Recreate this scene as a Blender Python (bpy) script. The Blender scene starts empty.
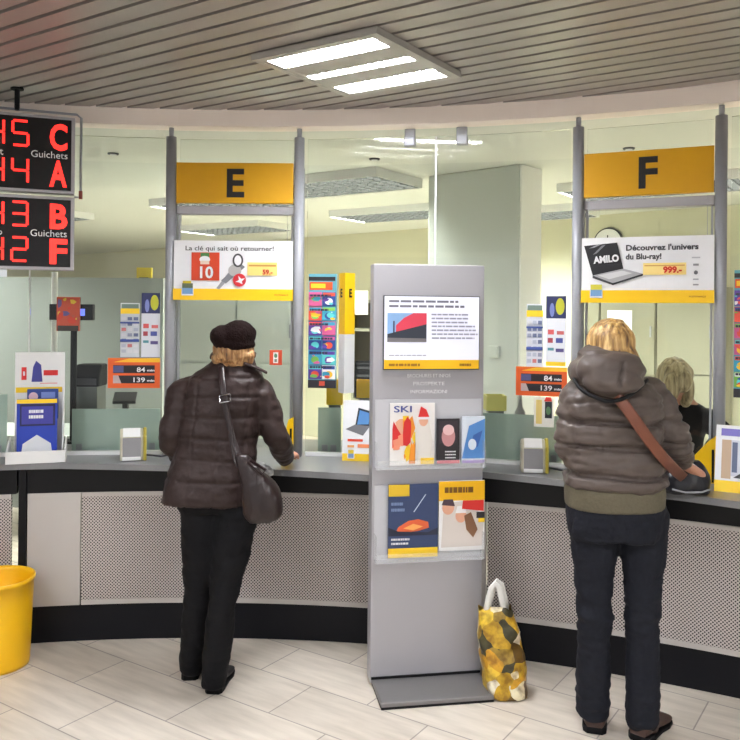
import bpy, math, random
from mathutils import Vector, Matrix, noise
sc = bpy.context.scene
PI = math.pi
F, HX, HY, ROLL, EYE = 815.0, 370.0, 312.0, 0.009, 1.68      # lens, principal point, tilt and eye height measured from the photo
# ---------------- camera
cd = bpy.data.cameras.new('camera'); cam = bpy.data.objects.new('camera', cd); sc.collection.objects.link(cam)
cd.sensor_width = 36; cd.lens = 36*F/740; cd.shift_y = -(370-HY)/740; cd.clip_start = .05; cd.clip_end = 60
cam.matrix_world = Matrix.Translation((0, 0, EYE)) @ Matrix.Rotation(PI/2, 4, 'X') @ Matrix.Rotation(ROLL, 4, 'Z')
sc.camera = cam
# ---------------- world, exposure
w = bpy.data.worlds.new('world'); sc.world = w; w.use_nodes = True
w.node_tree.nodes['Background'].inputs[0].default_value = (.97, .97, 1, 1)
w.node_tree.nodes['Background'].inputs[1].default_value = .42
sc.view_settings.view_transform = 'Standard'; sc.view_settings.look = 'None'; sc.view_settings.gamma = 1
sc.view_settings.exposure = .85
sc.cycles.transparent_max_bounces = 16
HALL_LAMP, STAFF_LAMP = 122.0, 42.0
# ---------------- helpers
def lin(c):
    return tuple(((v/255)/12.92 if v/255 <= .04045 else ((v/255+.055)/1.055)**2.4) for v in c)
MATS = {}
def mat(name, rgb, rough=.5, metal=0., var=.06, scale=30., bump=0., alpha=1., spec=.5, sheen=0., trans=0.):
    if name in MATS: return MATS[name]
    m = bpy.data.materials.new(name); m.use_nodes = True; nt = m.node_tree; b = nt.nodes['Principled BSDF']
    c = lin(rgb)
    b.inputs['Roughness'].default_value = rough; b.inputs['Metallic'].default_value = metal
    b.inputs['Specular IOR Level'].default_value = spec; b.inputs['Alpha'].default_value = alpha
    b.inputs['Sheen Weight'].default_value = sheen; b.inputs['Transmission Weight'].default_value = trans
    tc = nt.nodes.new('ShaderNodeTexCoord'); n = nt.nodes.new('ShaderNodeTexNoise'); n.inputs['Scale'].default_value = scale
    n.inputs['Detail'].default_value = 4; nt.links.new(tc.outputs['Object'], n.inputs['Vector'])
    mx = nt.nodes.new('ShaderNodeMix'); mx.data_type = 'RGBA'
    mx.inputs[6].default_value = (*[v*(1-var) for v in c], 1); mx.inputs[7].default_value = (*[min(1, v*(1+var)) for v in c], 1)
    nt.links.new(n.outputs['Fac'], mx.inputs[0]); nt.links.new(mx.outputs[2], b.inputs['Base Color'])
    if bump:
        bp = nt.nodes.new('ShaderNodeBump'); bp.inputs['Strength'].default_value = bump; bp.inputs['Distance'].default_value = .01
        nt.links.new(n.outputs['Fac'], bp.inputs['Height']); nt.links.new(bp.outputs['Normal'], b.inputs['Normal'])
    MATS[name] = m; return m
def flatmat(rgb, rough=.45):
    return mat('print_%02x%02x%02x' % tuple(rgb), rgb, rough, var=.02)
def emat(name, rgb, strength, base=(255, 255, 255)):
    if name in MATS: return MATS[name]
    m = bpy.data.materials.new(name); m.use_nodes = True; b = m.node_tree.nodes['Principled BSDF']
    b.inputs['Base Color'].default_value = (*lin(base), 1)
    b.inputs['Emission Color'].default_value = (*lin(rgb), 1); b.inputs['Emission Strength'].default_value = strength
    MATS[name] = m; return m
def nodes(name):
    m = bpy.data.materials.new(name); m.use_nodes = True; nt = m.node_tree
    MATS[name] = m
    return m, nt, nt.nodes['Principled BSDF']
def ramp(nt, stops, interp='LINEAR'):
    r = nt.nodes.new('ShaderNodeValToRGB'); r.color_ramp.interpolation = interp
    while len(r.color_ramp.elements) < len(stops): r.color_ramp.elements.new(.5)
    for e, (p, c) in zip(r.color_ramp.elements, stops): e.position = p; e.color = (*lin(c), 1)
    return r
class MB:
    def __init__(s): s.v = []; s.f = []; s.m = []; s.uv = []
    def add(s, vs, fs, mi=0, uvs=None):
        o = len(s.v); s.v += [Vector(v) for v in vs]
        for k, f in enumerate(fs):
            s.f.append([i+o for i in f]); s.m.append(mi); s.uv.append([uvs[i] for i in f] if uvs else None)
        return s
    def box(s, c, d, rz=0, mi=0, taper=1., rx=0):
        hx, hy, hz = d[0]/2, d[1]/2, d[2]/2
        R = Matrix.Rotation(rz, 3, 'Z') @ Matrix.Rotation(rx, 3, 'X')
        vs = []
        for z in (-1, 1):
            k = taper if z > 0 else 1
            for x, y in ((-1, -1), (1, -1), (1, 1), (-1, 1)): vs.append(Vector(c) + R @ Vector((x*hx*k, y*hy*k, z*hz)))
        return s.add(vs, [(3, 2, 1, 0), (4, 5, 6, 7), (0, 1, 5, 4), (1, 2, 6, 5), (2, 3, 7, 6), (3, 0, 4, 7)], mi)
    def prism_y(s, poly, y0, y1, mi=0):       # polygon in x,z, pushed along y
        n = len(poly); vs = [(x, y0, z) for x, z in poly] + [(x, y1, z) for x, z in poly]
        return s.add(vs, [tuple(range(n)), tuple(range(2*n-1, n-1, -1))] + [(i, i+n, (i+1) % n+n, (i+1) % n) for i in range(n)], mi)
    def prism_z(s, poly, z0, z1, mi=0):
        n = len(poly); vs = [(x, y, z0) for x, y in poly] + [(x, y, z1) for x, y in poly]
        return s.add(vs, [tuple(range(n-1, -1, -1)), tuple(range(n, 2*n))] + [(i, (i+1) % n, (i+1) % n+n, i+n) for i in range(n)], mi)
    def prism_x(s, poly, x0, x1, mi=0):
        n = len(poly); vs = [(x0, y, z) for y, z in poly] + [(x1, y, z) for y, z in poly]
        return s.add(vs, [tuple(range(n-1, -1, -1)), tuple(range(n, 2*n))] + [(i, (i+1) % n, (i+1) % n+n, i+n) for i in range(n)], mi)
    def cyl(s, a, b, r0, r1=None, n=20, mi=0):
        return s.tube([a, b], [r0, r0 if r1 is None else r1], n, mi)
    def tube(s, pts, rad, n=12, mi=0, flat=1., side=None, cap=True):
        pts = [Vector(p) for p in pts]
        if not isinstance(rad, (list, tuple)): rad = [rad]*len(pts)
        nv = None; rings = []
        for i, p in enumerate(pts):
            t = (pts[min(i+1, len(pts)-1)] - pts[max(i-1, 0)]).normalized()
            if nv is None:
                nv = Vector(side) if side else (Vector((0, 0, 1)) if abs(t.z) < .9 else Vector((1, 0, 0)))
            nv = (nv - t*nv.dot(t)).normalized(); bn = t.cross(nv)
            rings.append([p + (nv*math.cos(2*PI*k/n) + bn*math.sin(2*PI*k/n)*flat)*rad[i] for k in range(n)])
        return s.rings(rings, mi, cap)
    def rings(s, rings, mi=0, cap=True):
        n = len(rings[0]); vs = [v for r in rings for v in r]; fs = []
        for i in range(len(rings)-1):
            for k in range(n): fs.append((i*n+k, i*n+(k+1) % n, (i+1)*n+(k+1) % n, (i+1)*n+k))
        if cap: fs += [tuple(range(n-1, -1, -1)), tuple(range((len(rings)-1)*n, len(rings)*n))]
        return s.add(vs, fs, mi)
    def ell(s, c, r, rot=None, n=24, m=14, fn=None, mi=0):
        c = Vector(c); rot = rot or Matrix.Identity(3); rg = []
        for i in range(m+1):
            ph = -PI/2 + PI*(i/m) ; ph = max(-PI/2+.02, min(PI/2-.02, ph))
            ring = []
            for k in range(n):
                a = 2*PI*k/n; d = Vector((math.cos(ph)*math.cos(a), math.cos(ph)*math.sin(a), math.sin(ph)))
                q = fn(d) if fn else 1
                ring.append(c + rot @ Vector((d.x*r[0]*q, d.y*r[1]*q, d.z*r[2]*q)))
            rg.append(ring)
        return s.rings(rg, mi)
    def arc(s, R0, R1, t0, t1, z0, z1, n=24, mi=0):      # arc-shaped box about the hall's centre
        vs = []; uv = []
        for i in range(n+1):
            t = t0+(t1-t0)*i/n
            for R, z in ((R0, z0), (R1, z0), (R1, z1), (R0, z1)):
                vs.append((CX+R*math.sin(t), CY+R*math.cos(t), z)); uv.append((t*R0, z))
        fs = []
        for i in range(n):
            a = i*4; b = a+4
            fs += [(a+3, a, b, b+3), (a, a+1, b+1, b), (a+1, a+2, b+2, b+1), (a+2, a+3, b+3, b+2)]
        fs += [(0, 3, 2, 1), (n*4, n*4+1, n*4+2, n*4+3)]
        return s.add(vs, fs, mi, uv)
    def build(s, name, m, parent=None, world=False, smooth=False, bevel=0.):
        me = bpy.data.meshes.new(name)
        vs = s.v
        if world and parent is not None:
            inv = RM[root_of(parent)].inverted(); vs = [inv @ v for v in vs]
        me.from_pydata([tuple(v) for v in vs], [], s.f)
        if not isinstance(m, (list, tuple)): m = [m]
        for x in m: me.materials.append(x)
        for p, i in zip(me.polygons, s.m): p.material_index = i
        if any(u for u in s.uv):
            ul = me.uv_layers.new(name='UVMap')
            for p, u in zip(me.polygons, s.uv):
                if u:
                    for li, q in zip(p.loop_indices, u): ul.data[li].uv = q
        if smooth:
            for p in me.polygons: p.use_smooth = True
        me.update()
        o = bpy.data.objects.new(name, me); sc.collection.objects.link(o)
        if parent is not None: o.parent = parent
        if bevel:
            b = o.modifiers.new('edge', 'BEVEL'); b.width = bevel; b.segments = 2; b.limit_method = 'ANGLE'
        return o
RM = {}
def root_of(o):
    while o.parent: o = o.parent
    return o
def thing(name, label, cat, loc=(0, 0, 0), rz=0., group=None):
    o = bpy.data.objects.new(name, None); sc.collection.objects.link(o); o.empty_display_size = .1
    o.location = loc; o.rotation_euler = (0, 0, rz); o['label'] = label; o['category'] = cat
    if group: o['group'] = group
    RM[o] = Matrix.Translation(loc) @ Matrix.Rotation(rz, 4, 'Z')
    return o
def tag(o, label, cat, group=None):
    o['label'] = label; o['category'] = cat
    if group: o['group'] = group
    return o
def struct(o):
    o['kind'] = 'structure'; return o
def P(x, y, Z):      # measured image point at distance Z -> place in the hall
    dx, dy = x-HX, y-HY; c, s = math.cos(ROLL), math.sin(ROLL)
    return Vector(((dx*c+dy*s)/F*Z, Z, EYE-(dy*c-dx*s)/F*Z))
CX, CY = -.75, -.78   # centre of the round hall
def onR(x, y, R):
    q = P(x, y, 1.); t = q.x
    a = t*t+1; b = -2*(t*CX+CY); c = CX*CX+CY*CY-R*R
    return P(x, y, (-b+math.sqrt(b*b-4*a*c))/(2*a))
def ang(p): return math.atan2(p.x-CX, p.y-CY)
def cyln(R, t, z=0.): return Vector((CX+R*math.sin(t), CY+R*math.cos(t), z))
def place(x0, x1, y0, y1, R):   # centre of the lower edge, turn, width and height of something flat standing on the arc of radius R
    yc = (y0+y1)/2; a, b = onR(x0, yc, R), onR(x1, yc, R); m = (a+b)/2
    zb = P((x0+x1)/2, y1, m.y).z; zt = P((x0+x1)/2, y0, m.y).z
    return (m.x, m.y, zb), math.atan2(b.y-a.y, b.x-a.x), (b-a).xy.length, zt-zb
def lettering(s, size, m, parent, loc, bold=0., align='CENTER', name='lettering', depth=.0006, width=None, rot=0., squash=1.):
    cu = bpy.data.curves.new('lettering_curve', 'FONT'); cu.body = s; cu.size = size; cu.align_x = align
    cu.extrude = depth; cu.offset = bold; cu.resolution_u = 3
    o = bpy.data.objects.new('lettering_source', cu); sc.collection.objects.link(o)
    dg = bpy.context.evaluated_depsgraph_get(); me = bpy.data.meshes.new_from_object(o.evaluated_get(dg))
    bpy.data.objects.remove(o); me.name = name
    if width:
        xs = [v.co.x for v in me.vertices]; k = width/max(1e-6, max(xs)-min(xs))
        me.transform(Matrix.Diagonal((k, 1, 1, 1)))
    me.transform(Matrix.Translation(loc) @ Matrix.Rotation(rot, 4, 'Y') @ Matrix.Rotation(PI/2, 4, 'X') @ Matrix.Diagonal((1, squash, 1, 1)))
    me.materials.clear(); me.materials.append(m)
    o = bpy.data.objects.new(name, me); sc.collection.objects.link(o); o.parent = parent
    return o
def artwork(parent, w, h, shapes, x0=0., z0=0., y=-.002, name='print'):
    """printed picture: flat coloured shapes in 0..1 of a w x h sheet whose lower-left corner is x0,z0"""
    mb = MB(); ms = []; idx = {}
    for k, sh in enumerate(shapes):
        kind, args, col = sh
        if col not in idx: idx[col] = len(ms); ms.append(flatmat(col))
        if kind == 'r':
            a, b, c, d = args; poly = [(a, b), (c, b), (c, d), (a, d)]
        elif kind == 'e':
            a, b, c, d = args; poly = [(a+c*math.cos(2*PI*i/20), b+d*math.sin(2*PI*i/20)) for i in range(20)]
        else: poly = args
        poly = [(x0+p*w, z0+q*h) for p, q in poly]
        yy = y-.00025*(k+1)
        mb.prism_y(poly, yy, yy+.0002, idx[col])
    return mb.build(name, ms, parent)
def smears(seed, n, rect, pal, smax=.25):
    r = random.Random(seed); out = []
    a, b, c, d = rect
    for i in range(n):
        x, y = r.uniform(a, c), r.uniform(b, d); s = r.uniform(.06, smax)
        poly = []
        m = r.randint(5, 8)
        for k in range(m):
            q = 2*PI*k/m; rr = s*r.uniform(.5, 1.)
            poly.append((min(c, max(a, x+rr*math.cos(q)*(c-a))), min(d, max(b, y+rr*math.sin(q)*(d-b)*.8))))
        out.append(('p', poly, r.choice(pal)))
    return out
def textlines(rect, n, col, seed=1, frac=.45):
    r = random.Random(seed); a, b, c, d = rect; out = []; st = (d-b)/n
    for i in range(n):
        y = d-(i+.5)*st; e = a+(c-a)*r.uniform(.75, 1); x = a
        while x < e-.01:
            l = min(e, x+r.uniform(.05, .16)*(c-a)); out.append(('r', (x, y-st*frac/2, l, y+st*frac/2), col)); x = l+.018*(c-a)
    return out
# ---------------- materials
M_glass, nt, b = nodes('clear_glass')
nt.nodes.remove(b); out = nt.nodes['Material Output']
tr = nt.nodes.new('ShaderNodeBsdfTransparent'); tr.inputs[0].default_value = (.972, .985, .978, 1)
gl = nt.nodes.new('ShaderNodeBsdfGlossy'); gl.inputs['Roughness'].default_value = .02
fr = nt.nodes.new('ShaderNodeFresnel'); fr.inputs[0].default_value = 1.36
mx = nt.nodes.new('ShaderNodeMixShader'); nt.links.new(fr.outputs[0], mx.inputs[0]); nt.links.new(tr.outputs[0], mx.inputs[1]); nt.links.new(gl.outputs[0], mx.inputs[2]); nt.links.new(mx.outputs[0], out.inputs[0])
M_frost = mat('frosted_teal_glass', (196, 218, 208), .35, alpha=.72, var=.03)
M_post = mat('satin_grey_metal', (162, 164, 170), .4, .1, var=.03)
M_chrome = mat('brushed_chrome', (190, 190, 192), .25, .9, var=.03)
M_alu = mat('kiosk_silver', (172, 170, 174), .42, .25, var=.02, scale=8)
M_aluD = mat('kiosk_dark_silver', (125, 122, 122), .4, .4, var=.04)
M_black = mat('black_gloss', (6, 6, 10), .35, var=.15, scale=5, spec=.25)
M_blackm = mat('black_matt', (11, 11, 14), .6, var=.2, spec=.25)
M_plinth = mat('plinth_black', (8, 9, 16), .5, var=.2, scale=3, spec=.25)
M_panel = mat('panel_beige', (188, 183, 178), .5, .1, var=.03, scale=6)
M_yel = mat('sign_mustard', (216, 160, 2), .45, var=.03)
M_yel2 = mat('bright_yellow', (250, 200, 10), .4, var=.03)
M_white = mat('white_plastic', (232, 232, 230), .4, var=.02)
M_offw = mat('soffit_paint', (252, 240, 230), .6, var=.02, scale=4)
M_cream = mat('staff_ceiling', (222, 223, 214), .6, var=.02, scale=4)
M_wall = mat('staff_wall', (212, 210, 182), .7, var=.03, scale=3)
M_greyw = mat('grey_partition', (138, 142, 138), .6, var=.03, scale=3)
M_pale = mat('pale_cupboard', (216, 224, 216), .5, var=.02)
M_pillar = mat('pillar_paint', (206, 210, 202), .5, var=.03, scale=3)
M_cup = mat('cupboard_cream', (150, 148, 128), .45, var=.02, scale=3)
M_ink = mat('black_ink', (22, 20, 22), .5)
M_dgrey = mat('dark_grey_plastic', (60, 60, 64), .45)
M_red = emat('led_red', (255, 34, 28), 1.3, (255, 60, 50))
M_skin = mat('skin', (205, 150, 125), .5, var=.06)
M_wtext = mat('white_print', (235, 235, 235), .5)
# perforated metal
M_perf, nt, b = nodes('perforated_metal')
uvn = nt.nodes.new('ShaderNodeTexCoord'); mp = nt.nodes.new('ShaderNodeMapping'); nt.links.new(uvn.outputs['UV'], mp.inputs[0])
mp.inputs['Scale'].default_value = (1/.0165, 1/.0165, 1); sep = nt.nodes.new('ShaderNodeSeparateXYZ'); nt.links.new(mp.outputs[0], sep.inputs[0])
def mth(op, a, b_=None, c=None):
    n = nt.nodes.new('ShaderNodeMath'); n.operation = op
    for i, v in enumerate((a, b_, c)):
        if v is None: continue
        if isinstance(v, (int, float)): n.inputs[i].default_value = v
        else: nt.links.new(v, n.inputs[i])
    return n.outputs[0]
def lattice(ox, oy):
    fx = mth('SUBTRACT', mth('FRACT', mth('ADD', sep.outputs[0], ox)), .5)
    fy = mth('SUBTRACT', mth('FRACT', mth('ADD', sep.outputs[1], oy)), .5)
    return mth('SQRT', mth('ADD', mth('MULTIPLY', fx, fx), mth('MULTIPLY', fy, fy)))
dm = mth('MINIMUM', lattice(0, 0), lattice(.5, .5))
hole = mth('LESS_THAN', dm, .235)
mx = nt.nodes.new('ShaderNodeMix'); mx.data_type = 'RGBA'; nt.links.new(hole, mx.inputs[0])
mx.inputs[6].default_value = (*lin((196, 188, 184)), 1); mx.inputs[7].default_value = (*lin((40, 34, 36)), 1)
nt.links.new(mx.outputs[2], b.inputs['Base Color']); b.inputs['Roughness'].default_value = .45; b.inputs['Metallic'].default_value = .1
# floor
M_floor, nt, b = nodes('stone_tiles')
tc = nt.nodes.new('ShaderNodeTexCoord'); mp = nt.nodes.new('ShaderNodeMapping'); nt.links.new(tc.outputs['Object'], mp.inputs[0])
al = math.atan2(-1, 1.49)      # direction of the tile rows and of the slats
mp.vector_type = 'POINT'; mp.inputs['Rotation'].default_value = (0, 0, -al); mp.inputs['Location'].default_value = (.14, -.265, 0)
bk = nt.nodes.new('ShaderNodeTexBrick'); nt.links.new(mp.outputs[0], bk.inputs['Vector'])
bk.inputs['Scale'].default_value = 1; bk.inputs['Brick Width'].default_value = .6; bk.inputs['Row Height'].default_value = .292
bk.inputs['Mortar Size'].default_value = .0035; bk.inputs['Mortar Smooth'].default_value = .3; bk.inputs['Bias'].default_value = 0
bk.inputs['Color1'].default_value = (*lin((208, 198, 184)), 1); bk.inputs['Color2'].default_value = (*lin((224, 214, 200)), 1); bk.inputs['Mortar'].default_value = (*lin((160, 150, 142)), 1)
mp2 = nt.nodes.new('ShaderNodeMapping'); nt.links.new(mp.outputs[0], mp2.inputs[0]); mp2.inputs['Scale'].default_value = (2.2, 14, 1)
n1 = nt.nodes.new('ShaderNodeTexNoise'); n1.inputs['Scale'].default_value = 1.6; n1.inputs['Detail'].default_value = 6; nt.links.new(mp2.outputs[0], n1.inputs['Vector'])
rp = ramp(nt, [(.3, (222, 220, 218)), (.7, (255, 255, 255))]); nt.links.new(n1.outputs['Fac'], rp.inputs[0])
mx = nt.nodes.new('ShaderNodeMix'); mx.data_type = 'RGBA'; mx.blend_type = 'MULTIPLY'; mx.inputs[0].default_value = .85
nt.links.new(bk.outputs['Color'], mx.inputs[6]); nt.links.new(rp.outputs[0], mx.inputs[7]); nt.links.new(mx.outputs[2], b.inputs['Base Color'])
b.inputs['Roughness'].default_value = .38
# slats
M_slat = mat('slat_metal', (158, 152, 146), .38, .25, var=.03, scale=3)
M_void = mat('ceiling_void', (14, 13, 12), .9)
# worktop
M_top = mat('grey_worktop', (128, 128, 130), .3, .1, var=.1, scale=160)
# fabrics
def fabric(name, rgb, scale=350, rough=.75, bump=.25, var=.18, sheen=0.): return mat(name, rgb, rough, 0, var, scale, bump, spec=.22)
M_coat = fabric('brown_quilted_coat', (50, 38, 36), 60, .5, .2, .12, .1)
M_puff = fabric('taupe_puffer', (88, 78, 73), 40, .42, .15, .08, .1)
M_trous = fabric('black_trousers', (9, 9, 13), 60)
M_jean = fabric('dark_denim', (25, 27, 35), 40, .8, .4, .35)
M_rib = fabric('ribbed_khaki_band', (96, 90, 74), 90)
M_hat = mat('dark_knit', (30, 19, 18), .95, 0, .5, 120, 1., spec=.1)
M_leather = mat('brown_leather', (34, 20, 20), .34, 0, .2, 25, .3)
M_tan = mat('tan_leather', (112, 62, 42), .45, 0, .12, 40)
M_blackc = fabric('black_knitwear', (16, 16, 20), 120)
M_shoe = mat('black_shoe', (20, 18, 20), .45); M_boot = mat('brown_boot', (62, 40, 32), .5, 0, .2, 40)
def hairmat(name, c1, c2, c3, sc_=60):
    m, nt, b = nodes(name); tc = nt.nodes.new('ShaderNodeTexCoord'); mp = nt.nodes.new('ShaderNodeMapping'); nt.links.new(tc.outputs['Object'], mp.inputs[0])
    mp.inputs['Scale'].default_value = (sc_, sc_, sc_*.09); n = nt.nodes.new('ShaderNodeTexNoise'); n.inputs['Scale'].default_value = 1; n.inputs['Detail'].default_value = 5
    nt.links.new(mp.outputs[0], n.inputs['Vector']); r = ramp(nt, [(.3, c1), (.5, c2), (.68, c3)]); nt.links.new(n.outputs['Fac'], r.inputs[0])
    nt.links.new(r.outputs[0], b.inputs['Base Color']); b.inputs['Roughness'].default_value = .45
    bp = nt.nodes.new('ShaderNodeBump'); bp.inputs['Strength'].default_value = .6; bp.inputs['Distance'].default_value = .01; nt.links.new(n.outputs['Fac'], bp.inputs['Height']); nt.links.new(bp.outputs[0], b.inputs['Normal'])
    return m
M_hairA = hairmat('honey_blond_hair', (70, 46, 32), (160, 116, 72), (214, 176, 124))
M_hairB = hairmat('streaked_blond_hair', (84, 58, 38), (180, 138, 80), (228, 196, 132))
M_hairC = hairmat('ash_blond_hair', (120, 104, 76), (178, 160, 122), (212, 196, 158))

# ================= STRUCTURE =================
ZS0, ZS1, RS = 2.65, 2.735, 5.07      # soffit band
mb = MB(); mb.box((0, 6, -.05), (26, 26, .1)); struct(mb.build('floor', M_floor))
# slatted ceiling: slats with dark joints, cut round by the hall's circle
dv = Vector((math.cos(al), math.sin(al), 0)); nv = Vector((-dv.y, dv.x, 0))
mb = MB(); pitch = .104
k = -48
while k <= 48:
    d = k*pitch-.019; e0, e1 = d-(pitch-.021)/2, d+(pitch-.021)/2
    if max(abs(e0), abs(e1)) < RS-.02:
        es = [e0+(e1-e0)*q/4 for q in range(5)]; hl = [math.sqrt((RS+.01)**2-e*e) for e in es]
        pl = [(dv*h_+nv*e) for h_, e in zip(hl, es)]+[(nv*e-dv*h_) for h_, e in reversed(list(zip(hl, es)))]
        mb.prism_z([(CX+p.x, CY+p.y) for p in pl], ZS1+.001, ZS1+.019)
    k += 1
struct(mb.build('ceiling', M_slat))
mb = MB(); mb.prism_z([(CX+(RS+.03)*math.sin(2*PI*i/72), CY+(RS+.03)*math.cos(2*PI*i/72)) for i in range(72)], ZS1+.05, ZS1+.08); struct(mb.build('ceiling_void', M_void))
mb = MB(); mb.arc(RS, RS+.12, -PI, PI, ZS0, ZS1+.06, 120); struct(mb.build('trim_1', M_offw))
mb = MB(); mb.arc(RS+.12, 6.2, -1.75, 1.55, ZS0, ZS0+.06, 60); struct(mb.build('ceiling_soffit', M_cream))
mb = MB(); mb.arc(6.2, 19, -1.75, 1.55, ZS0+.035, ZS0+.1, 60); struct(mb.build('ceiling_staff', mat('staff_ceiling_grey', (212, 214, 206), .6, var=.02)))
def wseg(a, b, z0, z1, th, name, m):
    a, b = Vector((*a, 0)), Vector((*b, 0)); c = (a+b)/2; d = b-a; n_ = Vector((-d.y, d.x, 0)).normalized()
    mb = MB(); cc = c+n_*th/2; mb.box((cc.x, cc.y, (z0+z1)/2), (d.length, th, z1-z0), math.atan2(d.y, d.x)); return struct(mb.build(name, m))
WB = lambda X: 11-.87*(X+.81)
wseg((-7.5, WB(-7.5)), (5.2, WB(5.2)), 0, ZS0+.04, .15, 'wall_back', M_wall)
# pillar
pa, pb = Vector((.42, 6.0)), Vector((1.0, 5.49)); u = (pb-pa).normalized(); q = Vector((-u.y, u.x))
mb = MB(); c = (pa+pb)/2+q*.14; mb.box((c.x, c.y, ZS0/2+.018), ((pb-pa).length, .28, ZS0+.034), math.atan2(u.y, u.x)); struct(mb.build('pillar', M_pillar, bevel=.01))
mb = MB(); c = pb+u*.006+q*.14; mb.box((c.x, c.y, ZS0/2+.018), (.012, .27, ZS0+.03), math.atan2(u.y, u.x)); struct(mb.build('pillar_lit_side', mat('pillar_lit_white', (246, 246, 240), .5, var=.01)))  # lit right face of the pillar, its brightness put into a whiter panel
# low grey partition behind the left desk
wseg((-9.5, 6.9), (P(163, 300, 6.9).x, 6.9), 0, 1.95, .08, 'partition', M_greyw)
# ================= COUNTER =================
RP = 4.94
def tsx(x, y=310, R=RP): return ang(onR(x, y, R))
RPOST = 5.12
per = tsx(577, 310, RPOST)-tsx(170, 310, RPOST)
T0 = tsx(17.5, 500)
perf0 = tsx(82, 500)-T0
bays = [T0-per, T0, T0+per, T0+2*per]
ulab = ['beige counter front beyond the black divider behind the yellow bin', 'counter front with perforated panel below the window signed E', 'counter front with perforated panel below the window signed F', 'counter front past the last grey post']
wlab = ['grey worktop under the white leaflet dispenser', 'grey worktop carrying the window signed E, laptop card at its end', 'grey worktop carrying the window signed F', 'grey worktop past the last grey post']
for i, t in enumerate(bays[:3]):
    base = cyln(RP, t+per/2)
    th = thing('counter_unit', ulab[i], 'counter', base, 0, 'curved service counter units')
    e = .003
    MB().arc(RP, RP+.03, t+.0095, t+perf0-e/2, .19, .757, 12).build('front_panel', M_panel, th, True)
    mbp = MB(); mbp.arc(RP, RP+.03, t+perf0, t+per-.006, .215, .735, 50).build('perforated_panel', M_perf, th, True)
    mbf = MB(); mbf.arc(RP-.002, RP+.031, t+perf0, t+per-.006, .19, .2145, 50); mbf.arc(RP-.002, RP+.031, t+perf0, t+per-.006, .7355, .757, 50); mbf.build('panel_frame', M_panel, th, True)
    MB().arc(RP+.004, RP+.5, t+.001, t+per-.001, .757, .879, 50).build('fascia', M_black, th, True)
    MB().arc(RP+.02, RP+.5, t+.001, t+per-.001, .001, .19, 50).build('plinth', M_plinth, th, True)
    MB().arc(RP-.012, RP+.05, t+.0015, t+.0085, .1, .879, 2).build('divider', M_blackm, th, True)
    wt = thing('worktop', wlab[i], 'worktop', base+Vector((0, 0, .88)), 0, 'grey worktops on the counter')
    poly = []
    N = 60
    for k in range(N+1):
        s = k/N; a = t+s*per
        if s < .1 or i == 0: off = 0
        elif s < .955: off = .26*((s-.1)/.855)**.85
        else: off = .26*math.sqrt(max(0, 1-((s-.955)/.042)**2)) if s < .997 else 0
        r = RP-.012-off; q_ = cyln(r, a); poly.append((q_.x, q_.y))
    back = [cyln(5.7, t+per*(1-k/N)) for k in range(N+1)]
    vs = []; fs = []
    for z in (.88, .91):
        vs += [(p[0], p[1], z) for p in poly] + [(p.x, p.y, z) for p in reversed(back)]
    n1_ = N+1
    for k in range(N):
        fs.append((2*n1_+k, 2*n1_+k+1, 3*n1_+k+1, 3*n1_+k)); fs.append((k, n1_+k, n1_+k+1, k+1))
        fs.append((k, k+1, 2*n1_+k+1, 2*n1_+k)); fs.append((n1_+k, 3*n1_+k, 3*n1_+k+1, n1_+k+1))
    fs += [(0, 2*n1_, 3*n1_, n1_), (N, n1_+N, 3*n1_+N, 2*n1_+N)]
    mb = MB(); mb.add(vs, fs); mb.build('slab', M_top, wt, True)
# ================= GLASS FRONT =================
RG = 5.15
ZG = 2.60
def post(mb, p):
    mb.cyl((p.x, p.y, .911), (p.x, p.y, ZG-.01), .027, n=24); mb.cyl((p.x, p.y, ZG-.01), (p.x, p.y, ZG+.002), .022, n=24)
pa_ = [onR(170, 310, RPOST), onR(298, 310, RPOST), onR(577, 310, RPOST), onR(720, 310, RPOST)]
TP = [ang(p) for p in pa_]
TP = [TP[1]-per] + TP + [TP[0]+2*per]
PS = [cyln(RPOST, t) for t in TP]      # 0: out of frame, 1-2 window E, 3-4 window F, 5 out of frame
def dirxy(a, b): d = (b-a); d.z = 0; return d.normalized()
def window(i, label):
    a, b = PS[i], PS[i+1]; m = (a+b)/2; d = dirxy(a, b); L = (b-a).xy.length; rz = math.atan2(d.y, d.x)
    t = thing('teller_window', label, 'service window', (m.x, m.y, .91), rz, 'service windows between grey posts')
    h = L/2
    for sx in (-1, 1):
        p = MB(); p.cyl((sx*h, 0, .001), (sx*h, 0, 1.69), .027, n=24).build('post', M_post, t, smooth=True)
        MB().cyl((sx*h, 0, 1.69), (sx*h, 0, 1.738), .013, n=16).build('post_stub', M_post, p and t, smooth=True)
        MB().box((sx*h, .05, .77), (.05, .04, 1.54)).build('side_stile', M_post, t, bevel=.003)
    f = MB(); f.box((0, .035, 1.305), (L-.054, .05, .045)); f.build('header_rail', M_alu, t, bevel=.003)
    f = MB()
    for sx in (-1, 1): f.box((sx*(h-.038), .045, .65), (.01, .03, 1.26))
    f.build('glass_frame', M_post, t)
    MB().box((0, .045, .66), (2*h-.088, .008, 1.24)).build('glass_pane', M_glass, t)
    MB().box((0, .06, 1.51), (2*h-.07, .008, .36)).build('top_glass', M_glass, t)
    return t, rz, L, m
wE, rzE, LE, mE = window(1, 'service window between grey posts below the sign lettered E')
wF, rzF, LF, mF = window(3, 'service window between grey posts below the sign lettered F')
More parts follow.
